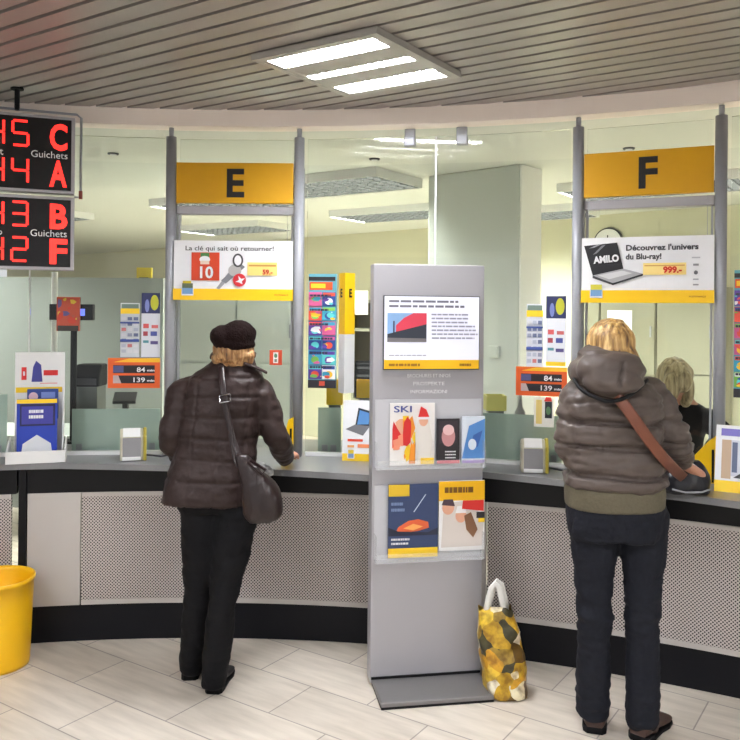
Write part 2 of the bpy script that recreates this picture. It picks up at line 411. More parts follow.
def sign(m, rz, L, ch, lab):
    n = Vector((math.sin(rz), -math.cos(rz), 0)); c = m - n*.002
    t = thing('counter_sign', lab, 'sign', (c.x, c.y, 2.25), rz, 'mustard counter signs')
    MB().box((0, 0, .107), (L-.06, .03, .214)).build('panel', M_yel, t, bevel=.002)
    lettering(ch, .205, M_ink, t, (0, -.0165, .036), bold=.006)
sign(mE, rzE, LE, 'E', 'mustard yellow sign with a black letter E')
sign(mF, rzF, LF, 'F', 'mustard yellow sign with a black letter F')
def screen(i, j, nj, label):
    t0, t1 = TP[i]+.008, TP[j]-.008; tm = (t0+t1)/2
    c = cyln(RG, tm); t = thing('glass_screen', label, 'glass screen', (c.x, c.y, .91), 0, 'curved glass screens')
    MB().arc(RG, RG+.01, t0, tm-.0008, .925, ZG, 16).build('glass_pane', M_glass, t, True)
    MB().arc(RG, RG+.01, tm+.0008, t1, .925, ZG, 16).build('glass_pane', M_glass, t, True)
    MB().arc(RG-.012, RG+.022, t0, t1, .911, .93, 30).build('bottom_channel', M_white, t, True)
    MB().arc(RG+.002, RG+.008, tm-.0008, tm+.0008, .93, ZG, 1).build('joint_seal', M_white, t, True)
    for s in (-1, 1):
        q_ = cyln(RG, tm+s*.0265); mb = MB(); mb.box((q_.x, q_.y, 2.575), (.058, .05, .05), -tm); mb.box((q_.x, q_.y+.02, 2.624), (.058, .012, .05), -tm); mb.build('glass_clamp', M_post, t, True, bevel=.008)
screen(0, 1, 1, 'glass screen behind the white leaflet dispenser')
screen(2, 3, 1, 'glass screen behind the tall silver display stand')
screen(4, 5, 1, 'glass screen past the last grey post')
# frosted privacy panels standing on the worktop behind the glass
def frost(x0, x1, y0, lab):
    loc, rz, w_, h_ = place(x0, x1, y0, 460, 5.27)
    t = thing('frosted_panel', lab, 'privacy panel', (loc[0], loc[1], .912), rz, 'frosted privacy panels')
    h_ = EYE-(y0-HY)/F*loc[1]-.912
    MB().box((0, 0, h_/2), (w_, .01, h_)).build('pane', M_frost, t)
    for sx in (-1, 1): MB().box((sx*(w_/2-.04), 0, .02), (.03, .03, .04)).build('foot_clamp', M_post, t)
frost(72, 160, 411, 'frosted teal panel behind the leaflet dispenser and card terminal')
frost(-40, 7, 398, 'frosted teal panel at the picture edge, beyond the leaflet dispenser')
frost(318, 341, 408, 'narrow frosted teal panel below the magazine strip')
frost(476, 562, 413, 'frosted teal panel between display stand and woman in puffer jacket')
# ================= posters in the windows =================
W = (238, 238, 240); Y = (250, 200, 12)
def hang_poster(m, rz, L, lab):
    n = Vector((math.sin(rz), -math.cos(rz), 0)); c = m + n*.03
    wd = L-.052
    t = thing('window_poster', lab, 'poster', (c.x, c.y, 1.735), rz, 'wide posters hanging in the windows')
    MB().box((0, 0, .157), (wd, .004, .314)).build('sheet', flatmat(W), t)
    MB().box((0, -.004, .03), (wd+.004, .006, .06)).build('yellow_strip', M_yel2, t)
    for sx in (-1, 1): MB().tube([(sx*(wd/2-.03), 0, .31), (sx*(wd/2-.03), .012, .5)], .0015, 6).build('hanging_wire', M_post, t)
    return t, wd
t, wd = hang_poster(mE, rzE, LE, 'white poster of a red tag and silver keys hanging below sign E')
x0 = -wd/2
artwork(t, wd, .314, [('r', (.15, .33, .385, .80), (205, 62, 20)), ('r', (.225, .70, .30, .79), (60, 120, 60)), ('e', (.262, .68, .045, .06), W), ('r', (.225, .60, .30, .66), (235, 210, 190)),
    ('r', (.62, .42, .87, .64), (250, 222, 130)), ('r', (.63, .57, .86, .60), (205, 150, 70)),
    ('p', [(.36, .2), (.385, .18), (.56, .58), (.52, .62)], (150, 150, 155)), ('p', [(.40, .33), (.44, .28), (.60, .56), (.56, .62)], (120, 122, 128)),
    ('e', (.515, .5, .055, .1), (175, 172, 170)), ('e', (.54, .67, .045, .115), (70, 70, 72)), ('e', (.54, .67, .03, .085), W),
    ('e', (.555, .34, .055, .11), (205, 36, 46)), ('p', [(.52, .31), (.55, .34), (.545, .41), (.57, .36), (.60, .37), (.575, .32), (.58, .27), (.55, .3)], W),
    ('r', (.07, .075, .17, .33), W), ('r', (.075, .2, .165, .28), (90, 100, 70)), ('r', (.075, .1, .165, .2), (110, 150, 190)), ('r', (.08, .28, .15, .32), (215, 190, 40))], x0, 0, -.0075)
lettering('La clé qui sait où retourner!', .034, M_ink, t, (-.02, -.0035, .262), bold=.0003, width=wd*.74)
lettering('10', .085, M_wtext, t, (x0+.268*wd, -.013, .117), bold=.002)
lettering('59.-', .035, flatmat((205, 60, 40)), t, (x0+.79*wd, -.013, .138), bold=.001)
lettering('POSTFINANCE', .011, flatmat((150, 60, 20)), t, (wd/2-.06, -.0078, .026))
t, wd = hang_poster(mF, rzF, LF, 'white poster of an open black laptop hanging below sign F')
x0 = -wd/2
artwork(t, wd, .314, [('p', [(.02, .88), (.28, .92), (.33, .52), (.09, .42)], (26, 26, 30)), ('p', [(.06, .84), (.10, .85), (.16, .9), (.13, .9)], (150, 150, 155)), ('p', [(.09, .74), (.12, .76), (.19, .89), (.16, .88)], (120, 120, 125)),
    ('p', [(.09, .42), (.33, .52), (.48, .44), (.25, .30)], (165, 165, 168)), ('p', [(.13, .42), (.32, .49), (.40, .45), (.22, .36)], (205, 205, 206)), ('p', [(.09, .42), (.25, .30), (.25, .27), (.09, .38)], (60, 60, 64)), ('p', [(.25, .30), (.48, .44), (.48, .41), (.25, .27)], (40, 40, 44)),
    ('r', (.48, .42, .80, .6), (250, 224, 140)), ('r', (.49, .55, .79, .57), (215, 170, 90)), 
    ('r', (.84, .66, .9, .68), (190, 190, 195)), ('r', (.85, .55, .89, .58), (150, 150, 155)), ('e', (.87, .45, .015, .03), (110, 110, 115)), ('r', (.85, .34, .89, .36), (170, 170, 175)), ('r', (.85, .26, .89, .28), (150, 150, 155)),
    ('r', (.07, .075, .17, .31), W), ('r', (.075, .2, .165, .28), (200, 190, 60)), ('r', (.075, .1, .165, .2), (110, 150, 190))], x0, 0, -.0075)
lettering("Découvrez l'univers", .037, flatmat((70, 70, 75)), t, (x0+.345*wd, -.0035, .25), bold=.0012, align='LEFT', width=wd*.54)
lettering('du Blu-ray!', .037, flatmat((70, 70, 75)), t, (x0+.345*wd, -.0035, .208), bold=.0012, align='LEFT')
lettering('AMILO', .045, M_wtext, t, (x0+.2*wd, -.015, .195), bold=.0022, width=wd*.2, rot=-.08)
lettering('999.-', .04, flatmat((215, 60, 36)), t, (x0+.70*wd, -.015, .142), bold=.0018)
lettering('POSTFINANCE', .011, flatmat((150, 60, 20)), t, (wd/2-.07, -.0078, .026))
# small square notice inside window E
loc, rz, w_, h_ = place(269.5, 282, 350, 365, 5.125)
t = thing('notice', 'small red and white square notice stuck on the glass below poster with keys', 'notice', loc, rz)
MB().box((0, 0, h_/2), (w_, .002, h_)).build('sheet', flatmat((198, 72, 42)), t)
artwork(t, w_, h_, [('r', (.3, .12, .7, .85), (235, 230, 225)), ('e', (.5, .62, .13, .15), (70, 110, 80)), ('r', (.4, .2, .6, .4), (120, 120, 110))], -w_/2, 0, -.0012)
# ================= LED boards =================
pr = P(74.5, 190, 3.95); dB = Vector((2.5, 1, 0)).normalized(); rzB = math.atan2(dB.y, dB.x)
BW = 1.0; c = pr - dB*BW/2
zt, zm1, zm0, zb = P(74, 119.5, 3.95).z, P(74, 195.5, 3.95).z, P(74, 198.5, 3.95).z, P(74, 271, 3.95).z
glyph = {'4': 'fgbc', '5': 'afgcd', '3': 'abgcd', '2': 'abged'}
def digit(mb, ch, x, z, w_, h_, th=.014):
    y = -.0385
    seg = {'a': ((x, z+h_), (x+w_, z+h_)), 'g': ((x, z+h_/2), (x+w_, z+h_/2)), 'd': ((x, z), (x+w_, z)), 'f': ((x, z+h_/2), (x, z+h_)), 'b': ((x+w_, z+h_/2), (x+w_, z+h_)), 'e': ((x, z), (x, z+h_/2)), 'c': ((x+w_, z), (x+w_, z+h_/2))}
    for s in glyph[ch]:
        (ax, az), (bx, bz) = seg[s]
        if ax == bx: mb.box((ax, y, (az+bz)/2), (th*.8, .003, abs(bz-az)-th*.4))
        else: mb.box(((ax+bx)/2, y, az), (abs(bx-ax)-th*.4, .003, th*.8))
def board(z0, z1, rows, caps, lab):
    h = z1-z0
    t = thing('queue_display', lab, 'display board', (c.x, c.y, z0), rzB, 'red number boards on the ceiling bracket')
    mb = MB(); mb.box((0, 0, h/2), (BW, .07, h)); mb.build('housing', M_alu, t, bevel=.004)
    MB().box((-.002, -.0355, h/2), (BW-.03, .003, h-.03)).build('screen', mat('display_black', (10, 8, 10), .25, var=.1), t)
    xr = BW/2
    for k, (num, let) in enumerate(rows):
        zz = .215 if k == 0 else .035
        zz = zz*h/.38
        for ch, xx in ((num[1], xr-.275), (num[0], xr-.38)):
            d = MB(); digit(d, ch, xx, zz+.008, .066, .118*h/.38); d.build('red_digit', M_red, t)
        lettering(let, .165*h/.36, M_red, t, (xr-.075, -.0385, zz+.002), bold=.005, name='red_letter', width=.078)
    lettering(caps[1], .046, M_wtext, t, (xr-.032, -.0372, h*.452), align='RIGHT')
    lettering(caps[0], .046, M_wtext, t, (xr-.315, -.0372, h*.452), align='RIGHT')
board(zm1, zt, [('45', 'C'), ('44', 'A')], ('Ticket', 'Guichets'), 'upper number board in red digits, 45 C over 44 A')
board(zb, zm0, [('43', 'B'), ('42', 'F')], ('No', 'Guichets'), 'lower number board in red digits, 43 B over 42 F')
t = thing('display_bracket', 'thin grey tube bracket holding the number boards under the ceiling', 'bracket', (c.x, c.y, 2.74), rzB)
zr = zt-2.74
MB().tube([(-BW/2, .05, zr+.035), (BW/2+.01, .05, zr+.035), (BW/2+.03, .05, zr+.02), (BW/2+.03, .05, zm1-2.74+.0), (BW/2+.0, .05, zm1-2.74-.002)], .006, 8).build('tube', M_post, t)
MB().cyl((BW/2+.03, .05, zm1-2.74+.03), (BW/2+.03, .05, zm1-2.74-.01), .009).build('end_knob', flatmat((150, 70, 60)), t)
for xx in (BW/2-.26, -BW/2+.2):
    mb = MB(); mb.cyl((xx, .05, zr+.03), (xx, .05, 0), .012); mb.cyl((xx, .05, -.012), (xx, .05, 0), .03); mb.build('ceiling_hanger', M_blackm, t)
# ================= ceiling lights =================
M_lfr = mat('lamp_frame', (172, 170, 164), .45, .1, var=.02)
M_tubeH = emat('hall_tube', (248, 250, 255), HALL_LAMP); M_tubeS = emat('staff_tube', (250, 255, 246), STAFF_LAMP)
def lamp(x, y, z, rz, lab, w_=.616, d_=.67, grp='hall ceiling lights', m=M_tubeH, tw=.056):
    t = thing('ceiling_light', lab, 'ceiling light', (x, y, z), rz, grp)
    mb = MB()
    mb.box((0, d_/2-.02, -.009), (w_, .04, .026)); mb.box((0, -d_/2+.02, -.009), (w_, .04, .026))
    for sx in (-1, 1): mb.box((sx*(w_/2-.012), 0, -.009), (.024, d_-.08, .026))
    mb.box((0, 0, .006), (w_-.03, d_-.06, .006))
    for s in (-1, 1): mb.box((0, s*d_*.15, -.009), (w_-.05, d_*.3-tw-.004, .022))
    for s in (-1, 1): mb.box((s*(w_/2-.034), 0, -.0095), (.026, d_-.08, .022))
    mb.build('frame', M_lfr, t)
    for k in (-1, 0, 1):
        tb = MB().box((0, k*d_*.3, -.004), (w_-.10, tw, .01)).build('light_tube', m, t)
        lv = MB()
        for j in range(13): lv.box((-w_/2+.065+j*(w_-.13)/12, k*d_*.3, -.016), (.004, tw, .012))
        lv.build('louvre', M_lfr, tb)
    return t
lamp(-.054, 3.45, ZS1-.006, al, 'square ceiling light with three bright tubes in the slatted ceiling')
off = [(-2.0, 1.4), (.55, .9), (2.3, .6), (-3.6, .2), (-1.2, -2.2), (1.4, -2.2), (-3.4, -2.6)]  # lamps out of view, added to brighten the hall
for k, (x, y) in enumerate(off): lamp(x, y, ZS1-.006, al, 'unseen square ceiling light added in the hall behind the customers')
def panel_lamp(x, y, lab):
    t = thing('ceiling_light', lab, 'ceiling light', (x, y, ZS0+.034), al, 'staff ceiling lights')
    mb = MB()
    for s in (-1, 1): mb.box((0, s*.31, -.006), (1.3, .02, .014)); mb.box((s*.64, 0, -.006), (.02, .6, .014))
    for s in (-1, 1): mb.box((0, s*.315, -.036), (1.3, .006, .062)); mb.box((s*.648, 0, -.036), (.006, .63, .062))
    mb.build('frame', M_white, t); MB().box((0, 0, -.004), (1.26, .6, .006)).build('diffuser', M_tubeS, t)
    lv = MB()
    for i in range(15): lv.box((-.59+i*1.18/14, 0, -.036), (.003, .6, .052))
    for i in range(8): lv.box((0, -.3+i*.6/7, -.036), (1.27, .003, .052))
    lv.build('louvre', mat('louvre_dark', (46, 46, 44), .5, spec=.2), t)
sl = [(-3.4, 6.2, 'staff ceiling light above the grey partition'), (-1.3, 7.3, 'staff ceiling light behind the window signed E'), (.3, 8.0, 'staff ceiling light near the yellow back wall'), (2.15, 6.2, 'staff ceiling light beside the grey pillar'), (-.33, 6.25, 'staff ceiling light nearest the post right of sign E'), (4.3, 4.9, 'unseen staff ceiling light added right of the window signed F'), (-3.6, 8.6, 'staff ceiling light deep behind the number boards'), (1.5, 8.0, 'staff ceiling light above the wall clock'), (-1.6, 9.6, 'staff ceiling light farthest behind the poster with keys'), (-5.6, 7.0, 'unseen staff ceiling light added beyond the number boards'), (4.2, 3.0, 'unseen staff ceiling light added past the last grey post')]  # includes unseen lights added to brighten the staff area
for x, y, l in sl: panel_lamp(x, y, l)
for x, y, l in ((-1.6, 5.05, 'small ceiling spot behind the glass screen of the number boards'), (.02, 5.15, 'small ceiling spot above the silver display stand'), (1.5, 4.75, 'small ceiling spot beside window F')):
    t = thing('ceiling_spot', l, 'spotlight', (x, y, ZS0-.001), 0, 'small ceiling spots')
    MB().cyl((0, 0, 0), (0, 0, -.008), .035, .032).build('ring', M_dgrey, t); MB().cyl((0, 0, -.008), (0, 0, -.012), .02).build('glass', M_white, t)
# ================= DISPLAY STAND =================
kl, kr = P(370, 686.7, 3.656), P(481, 679, 3.742)
mk = (kl+kr)/2; rzK = math.atan2(kr.y-kl.y, kr.x-kl.x); KW = .517
t = thing('display_stand', 'tall silver information stand with screen and brochure racks', 'display stand', (mk.x, mk.y, 0), rzK)
body = MB(); body.box((0, .045, .955), (KW, .085, 1.885)); body.build('body', M_alu, t, bevel=.004)
MB().box((0, -.1, .02), (.5, .25, .022)).build('base_plate', M_aluD, t, bevel=.006)
MB().box((0, -.1, .0045), (.495, .245, .009)).build('base_gasket', M_blackm, t)
MB().box((0, -.0015, .036), (KW-.01, .006, .01)).build('base_joint', M_blackm, t)
sx0, sx1 = -KW/2+.094*KW, -KW/2+.945*KW; sz0, sz1 = 1.425, 1.752
s_ = MB().box(((sx0+sx1)/2, -.004, (sz0+sz1)/2), (sx1-sx0+.008, .014, sz1-sz0+.008)).build('screen', M_dgrey, t, bevel=.002)
scr = emat('screen_white', (222, 224, 236), .22, (222, 223, 236))
MB().box(((sx0+sx1)/2, -.0115, (sz0+sz1)/2), (sx1-sx0, .002, sz1-sz0)).build('screen_picture', scr, s_)
artwork(s_, sx1-sx0, sz1-sz0, [('r', (0, 0, 1, .125), (252, 196, 20)), ('r', (.03, .37, .44, .77), (140, 180, 225)), ('p', [(.12, .37), (.12, .6), (.2, .7), (.3, .77), (.44, .77), (.44, .62), (.2, .5)], (222, 66, 88)), ('p', [(.03, .48), (.15, .52), (.44, .62), (.44, .37), (.03, .37)], (48, 54, 66)), ('p', [(.03, .37), (.44, .37), (.44, .42), (.03, .43)], (120, 116, 118)), ('r', (.09, .5, .105, .66), (60, 60, 90)),
    ] + textlines((.49, .40, .98, .78), 7, (150, 150, 165), 3, .4) + textlines((.04, .83, .84, .965), 2, (110, 108, 122), 5, .45) + textlines((.04, .17, .45, .21), 1, (170, 170, 180), 6) + textlines((.04, .035, .44, .085), 1, (160, 110, 20), 8, .7) + textlines((.78, .035, .92, .085), 1, (150, 100, 20), 9, .7), sx0, sz0, -.013)
for i, (sss, y) in enumerate((('BROCHURES ET INFOS', 374.5), ('PROSPEKTE', 382.5), ('INFORMAZIONI', 390.5))):
    lettering(sss, .022, M_wtext, t, (0, -.0005, EYE-(y+3-312.4)*3.68/F), width=(.2, .145, .17)[i])
M_acr = mat('clear_acrylic', (225, 228, 230), .1, alpha=.16, var=.01)
def rack(z0, z1, lab):
    r_ = MB(); r_.box((0, -.004, (z0+z1)/2), (.494, .004, z1-z0)); r_.build('rack_back', mat('rack_grey', (196, 196, 200), .35, var=.02), t)
    f = MB(); f.box((0, -.035, z0+.003), (.494, .06, .006)); f.box((0, -.066, z0+.02), (.494, .003, .04))
    for x in (-.2475, .2475): f.box((x, -.035, z0+.06), (.004, .06, .12))
    f.build('rack_tray', M_acr, t)
ZB = lambda y: EYE-(y-312.5)*3.66/F
rack(ZB(468), ZB(400), ''); rack(ZB(560), ZB(486), '')
def kworld(lx, ly, z): return RM[t] @ Vector((lx, ly, z))
kt = t
def brochure(px0, px1, y0, y1, shapes, lab, bg, ly=-.03, texts=()):
    k = KW/111.3; lx0, lx1 = (px0-371.6-(450-(y0+y1)/2)*.012)*k-KW/2, (px1-371.6-(450-(y0+y1)/2)*.012)*k-KW/2
    z0, z1 = ZB(y1), ZB(y0); q_ = RM[kt] @ Vector(((lx0+lx1)/2, ly, z0+.008))
    b_ = thing('brochure', lab, 'brochure', q_, rzK, 'brochures in the display stand')
    w_, h_ = lx1-lx0, z1-z0
    m_ = MB(); m_.box((0, .005, h_/2), (w_, .01, h_), 0); m_.build('cover', flatmat(bg), b_)
    artwork(b_, w_, h_, shapes, -w_/2, 0, -.0006)
    for (s, size, x, z, col, wd_) in texts: lettering(s, size, flatmat(col), b_, ((x-.5)*w_, -.0075, z*h_), bold=.0006, width=wd_*w_)
    return b_
O = (232, 96, 40); R_ = (214, 40, 40); YY = (248, 206, 40); BL = (60, 110, 180); NV = (38, 52, 88); SK = (228, 170, 140); BR = (120, 84, 64)
brochure(388, 432, 405, 467, smears(4, 9, (.05, .25, .36, .75), [O, (236, 150, 120), SK, R_], .7) + smears(5, 16, (.28, .03, .56, .8), [YY, R_, (240, 150, 40), YY], .6) +
    [('p', [(.6, .1), (.55, .5), (.62, .75), (.85, .75), (.95, .4), (.9, .1)], (228, 222, 214)), ('e', (.74, .72, .1, .09), SK), ('p', [(.62, .78), (.68, .95), (.8, .9), (.88, .76)], R_), ('r', (.6, .74, .9, .78), W), ('r', (.68, .02, .98, .12), YY)],
    'white magazine with santa hat child and orange sportsmen', (240, 236, 232), texts=[('SKI', .04, .28, .86, (60, 70, 140), .4)])
brochure(434.5, 457, 421, 466, [('r', (.1, .45, .9, .95), (52, 40, 48)), ('e', (.5, .6, .3, .22), (198, 140, 140)), ('e', (.5, .75, .25, .12), (230, 190, 190)), ('r', (0, 0, 1, .07), (210, 70, 90))] + textlines((.35, .1, .95, .3), 3, (230, 230, 230), 3, .4),
    'small black leaflet with a pink portrait', (34, 30, 34))
brochure(459.5, 482.5, 419, 466, [('p', [(0, .1), (.3, .8), (1, .95), (1, .1)], (86, 140, 205)), ('p', [(.3, .3), (.5, .6), (.9, .7), (.7, .35)], (60, 100, 175)), ('e', (.45, .4, .18, .12), (225, 235, 245)), ('r', (0, 0, 1, .06), (150, 120, 190))],
    'small pale blue leaflet beside the black one', (222, 230, 240))
brochure(386, 435, 486, 559, [('r', (0, 0, 1, .13), YY), ('r', (.0, .84, .42, 1), (226, 186, 40)), ('p', [(.5, .62), (.52, .62), (.76, .86), (.74, .86)], (210, 220, 235)), ('p', [(.2, .42), (.4, .5), (.6, .52), (.8, .48), (.82, .4), (.6, .36), (.3, .34), (.16, .36)], (226, 100, 56)), ('p', [(.3, .4), (.5, .46), (.7, .42), (.5, .37)], (244, 170, 90)), ('p', [(0, .42), (.2, .36), (.8, .34), (1, .4), (1, .3), (0, .3)], (28, 34, 56))] + textlines((.06, .17, .5, .28), 2, (225, 225, 230), 7, .5) + textlines((.05, .62, .34, .78), 2, (120, 140, 180), 8, .5),
    'dark blue brochure with an orange glow, lower rack', (50, 66, 104))
brochure(436, 482, 484, 554, [('r', (0, .72, 1, 1), (244, 186, 12)), ('p', [(.05, .05), (.1, .6), (.3, .7), (.75, .72), (.98, .4), (.95, .06)], (218, 208, 200)), ('e', (.2, .62, .13, .1), SK), ('p', [(.06, .66), (.1, .74), (.3, .74), (.35, .64)], (70, 50, 60)), ('e', (.48, .5, .12, .1), SK), ('p', [(.36, .54), (.4, .64), (.56, .64), (.6, .54)], (240, 238, 236)), ('p', [(.55, .5), (.7, .55), (.85, .3), (.75, .18), (.6, .3)], (134, 94, 66)), ('p', [(.5, .6), (.98, .56), (.98, .72), (.52, .72)], (214, 44, 40)), ('r', (.82, .46, 1, .55), (40, 36, 40)), ('r', (.86, .4, 1, .46), YY)] + textlines((.12, .83, .9, .92), 1, (120, 80, 10), 3, .9),
    'yellow headed brochure of two people in winter hats', (240, 238, 236))
# ================= things on and behind the counter =================
ZW = .911
def onwork(x, y, R): q_ = onR(x, y, R); return (q_.x, q_.y, ZW), -ang(q_)
# leaflet dispenser at the left
q_ = onR(38, 400, 5.04); kx = q_.y/F; rzD = -ang(q_)+.12
t = thing('leaflet_dispenser', 'white counter dispenser with blue leaflets and cartoonless red header', 'leaflet dispenser', (q_.x, q_.y, ZW), rzD)
t['label'] = 'white leaflet dispenser holding blue leaflets below a red printed header'
H_ = .545
MB().prism_x([(.05, 0), (.062, 0), (.062, H_), (.05, H_)], -.115, .125).build('back_board', M_white, t)
mb = MB(); mb.box((0, -.03, .006), (.27, .17, .012)); mb.box((0, -.113, .03), (.27, .008, .06)); 
for s in (-1, 1): mb.prism_x([(-.117, 0), (.055, 0), (.055, .11), (-.117, .06)], s*.135-.004, s*.135+.004)
mb.build('tray', M_white, t)
MB().prism_x([(-.06, .012), (.055, .012), (.055, .36), (.03, .36)], .118, .124).build('side_fin', M_white, t)
artwork(t, .24, H_, [('r', (.13, .74, .23, .86), R_), ('r', (.16, .78, .2, .82), W), ('p', [(.33, .72), (.36, .86), (.42, .92), (.52, .88), (.55, .72)], (58, 60, 140)), ('r', (.57, .78, .86, .83), R_), ('r', (.5, .70, .85, .71), (225, 160, 150)), ('r', (.02, .62, .95, .67), (240, 200, 30))], -.115, 0, .0495, 'header_print')
for k, (y_, z_, h2, lab, sh, bg, wd_) in enumerate((
    (.035, .20, .155, 'blue and green leaflet behind the front one in the dispenser', [('p', [(.3, .1), (.95, .25), (.95, .6), (.3, .45)], (140, 184, 60)), ('e', (.2, .75, .15, .15), (236, 200, 210)), ('r', (.45, .7, .9, .9), (130, 150, 210))], (44, 70, 140), .15),
    (-.05, .012, .30, 'blue leaflet with yellow edge in front of the dispenser', [('r', (0, .93, 1, 1), YY), ('r', (.08, .55, .95, .92), (28, 28, 70)), ('p', [(.1, 0), (.15, .25), (.5, .4), (.85, .25), (.9, 0)], (222, 224, 226)), ('r', (.12, .58, .9, .88), (60, 60, 150))] + textlines((.3, .66, .75, .84), 2, W, 3, .6), (34, 62, 170), .19))):
    p_ = RM[t] @ Vector((-.0 if k else .02, y_, z_+.001)); b_ = thing('leaflet', lab, 'leaflet', p_, rzD, 'leaflets in the white dispenser')
    MB().box((0, .01, h2/2), (wd_, .02 if k else .008, h2)).build('cover', flatmat(bg), b_); artwork(b_, wd_, h2, sh, -wd_/2, 0, -.001)
# card terminals
def terminal(x, lab):
    q_ = onR(x, 460, 5.0); rz = -ang(q_)+.2
    t = thing('card_terminal', lab, 'card terminal', (q_.x, q_.y, ZW), rz, 'card terminals on the counter')
    MB().prism_x([(-.05, 0), (.05, 0), (.05, .13), (.03, .15), (-.01, .16), (-.045, .12), (-.055, .02)], -.065, .05).build('housing', mat('terminal_beige', (186, 180, 158), .4), t, bevel=.006)
    MB().prism_x([(-.056, .02), (-.053, .018), (-.046, .115), (-.049, .117)], -.052, .038).build('screen', mat('terminal_grey', (150, 148, 150), .2, .3), t)
    MB().prism_x([(-.057, .0), (.052, .0), (.052, .135), (.028, .158), (-.012, .165), (-.047, .124)], .05, .066).build('yellow_side', mat('terminal_olive', (176, 160, 60), .4), t, bevel=.004)
    MB().box((-.008, -.051, .012), (.09, .012, .018), 0, rx=-.1).build('card_slot', M_white, t)
    MB().prism_x([(-.0462, .123), (-.012, .1625), (-.010, .1615), (-.044, .121)], -.05, .035).build('lid', M_white, t)
    MB().tube([(.066, .0, .02), (.1, .02, .012), (.14, .0, .008), (.17, .03, .008)], .005, 6).build('cable', M_dgrey, t)
terminal(133, 'small beige card terminal on the worktop under the left orange sign')
terminal(534, 'small beige card terminal on the worktop beside the woman in a puffer jacket')
# flat things on the glass
def flyer(x0, x1, y0, y1, R, lab, name, cat, shapes, bg, grp=None, th=.003, texts=()):
    loc, rz, w_, h_ = place(x0, x1, y0, y1, R)
    t = thing(name, lab, cat, loc, rz, grp)
    MB().box((0, 0, h_/2), (w_, th, h_)).build('sheet', flatmat(bg), t)
    artwork(t, w_, h_, shapes, -w_/2, 0, -th/2-.0003)
    for (s, size, x, z, col, wd_, al_) in texts: lettering(s, size, flatmat(col), t, ((x-.5)*w_, -th/2-.005, z*h_), bold=.0004, width=wd_*w_, align=al_)
    return t, w_, h_
LB = (120, 140, 190)
def grid(seed, cols): 
    sh = [('r', (0, .8, 1, .9), YY), ('r', (.05, .9, .95, .98), (110, 130, 120))]
    r = random.Random(seed)
    for i in range(7):
        for j in range(3): sh.append(('r', (.06+j*.32, .08+i*.1, .30+j*.32, .14+i*.1), r.choice(cols)))
    sh.append(('r', (0, .28, 1, .33), (60, 80, 150))); sh.append(('r', (0, .62, 1, .65), (60, 80, 150)))
    return sh
CP = [(150, 155, 175), (180, 185, 200), (200, 120, 120), (110, 120, 150), (215, 215, 220)]
P2 = [('r', (0, .68, 1, 1), (36, 44, 90)), ('e', (.7, .85, .22, .12), (190, 190, 50)), ('e', (.3, .8, .12, .1), (120, 130, 190)), ('r', (.1, .45, .4, .52), (210, 90, 90)), ('r', (.55, .45, .9, .5), (200, 100, 100)), ('r', (.1, .33, .35, .4), (170, 70, 80)), ('r', (.5, .33, .85, .4), (70, 80, 150)), ('r', (.1, .22, .4, .26), (90, 150, 160)), ('r', (.5, .2, .9, .25), (90, 80, 130))]
def orange(x0, x1, y0, y1, lab):
    sh = [('p', [(0, .0), (0, .95), (1, .86), (1, 0)], (222, 92, 32)), ('p', [(.1, .86), (.4, .98), (1, 1), (1, .86)], (244, 186, 40)), ('r', (.1, .5, .9, .76), (34, 30, 34)), ('r', (.1, .16, .9, .42), (34, 30, 34)), ('r', (.1, .52, .3, .74), (80, 84, 130)), ('p', [(.1, .16), (.26, .16), (.2, .42), (.1, .42)], (190, 170, 170))]
    return flyer(x0, x1, y0, y1, 5.14, lab, 'price_sign', 'sign', sh, (226, 106, 30), 'orange price signs on the glass', .006, [('84', .035, .72, .54, W, .16, 'RIGHT'), ('min', .016, .9, .56, W, .14, 'RIGHT'), ('139', .035, .72, .2, W, .22, 'RIGHT'), ('min', .016, .9, .22, W, .14, 'RIGHT')])
flyer(120.5, 139.5, 303, 357, 5.14, 'narrow rate table sheet on the glass over the left orange sign', 'rate_sheet', 'poster', grid(3, CP), (206, 210, 214), 'rate table sheets on the glass')
flyer(141.5, 160, 293, 357, 5.14, 'blue topped product sheet on the glass over the left orange sign', 'product_sheet', 'poster', P2, (216, 218, 226), 'blue topped product sheets on the glass')
orange(108, 160, 358, 388, 'orange price sign on the glass left of the woman in a brown coat')
flyer(526.5, 543, 304, 368, 5.14, 'narrow rate table sheet on the glass beside the bright pillar', 'rate_sheet', 'poster', grid(8, CP), (214, 216, 224), 'rate table sheets on the glass')
flyer(546, 566, 296, 366, 5.14, 'blue topped product sheet on the glass beside the bright pillar', 'product_sheet', 'poster', P2 + [('r', (0, 0, 1, .06), YY)], (226, 228, 234), 'blue topped product sheets on the glass')
orange(516, 567, 367, 396, 'orange price sign on the glass right of the display stand')
flyer(534, 554, 397, 427, 5.14, 'small leaflet with a dark picture hanging under the right orange sign', 'info_leaflet', 'leaflet', [('r', (.55, .3, .9, .85), (40, 44, 50)), ('r', (.1, .1, .4, .9), (240, 214, 130)), ('e', (.72, .55, .12, .14), (90, 130, 90)), ('p', [(.5, .86), (.9, .86), (.85, 1), (.6, 1)], (220, 60, 50))], (236, 232, 222))
MAG = [(60, 160, 190), (240, 190, 40), (220, 80, 60), (90, 60, 150), (120, 180, 80), (235, 235, 235), (200, 90, 140), (40, 70, 140), (90, 200, 200)]
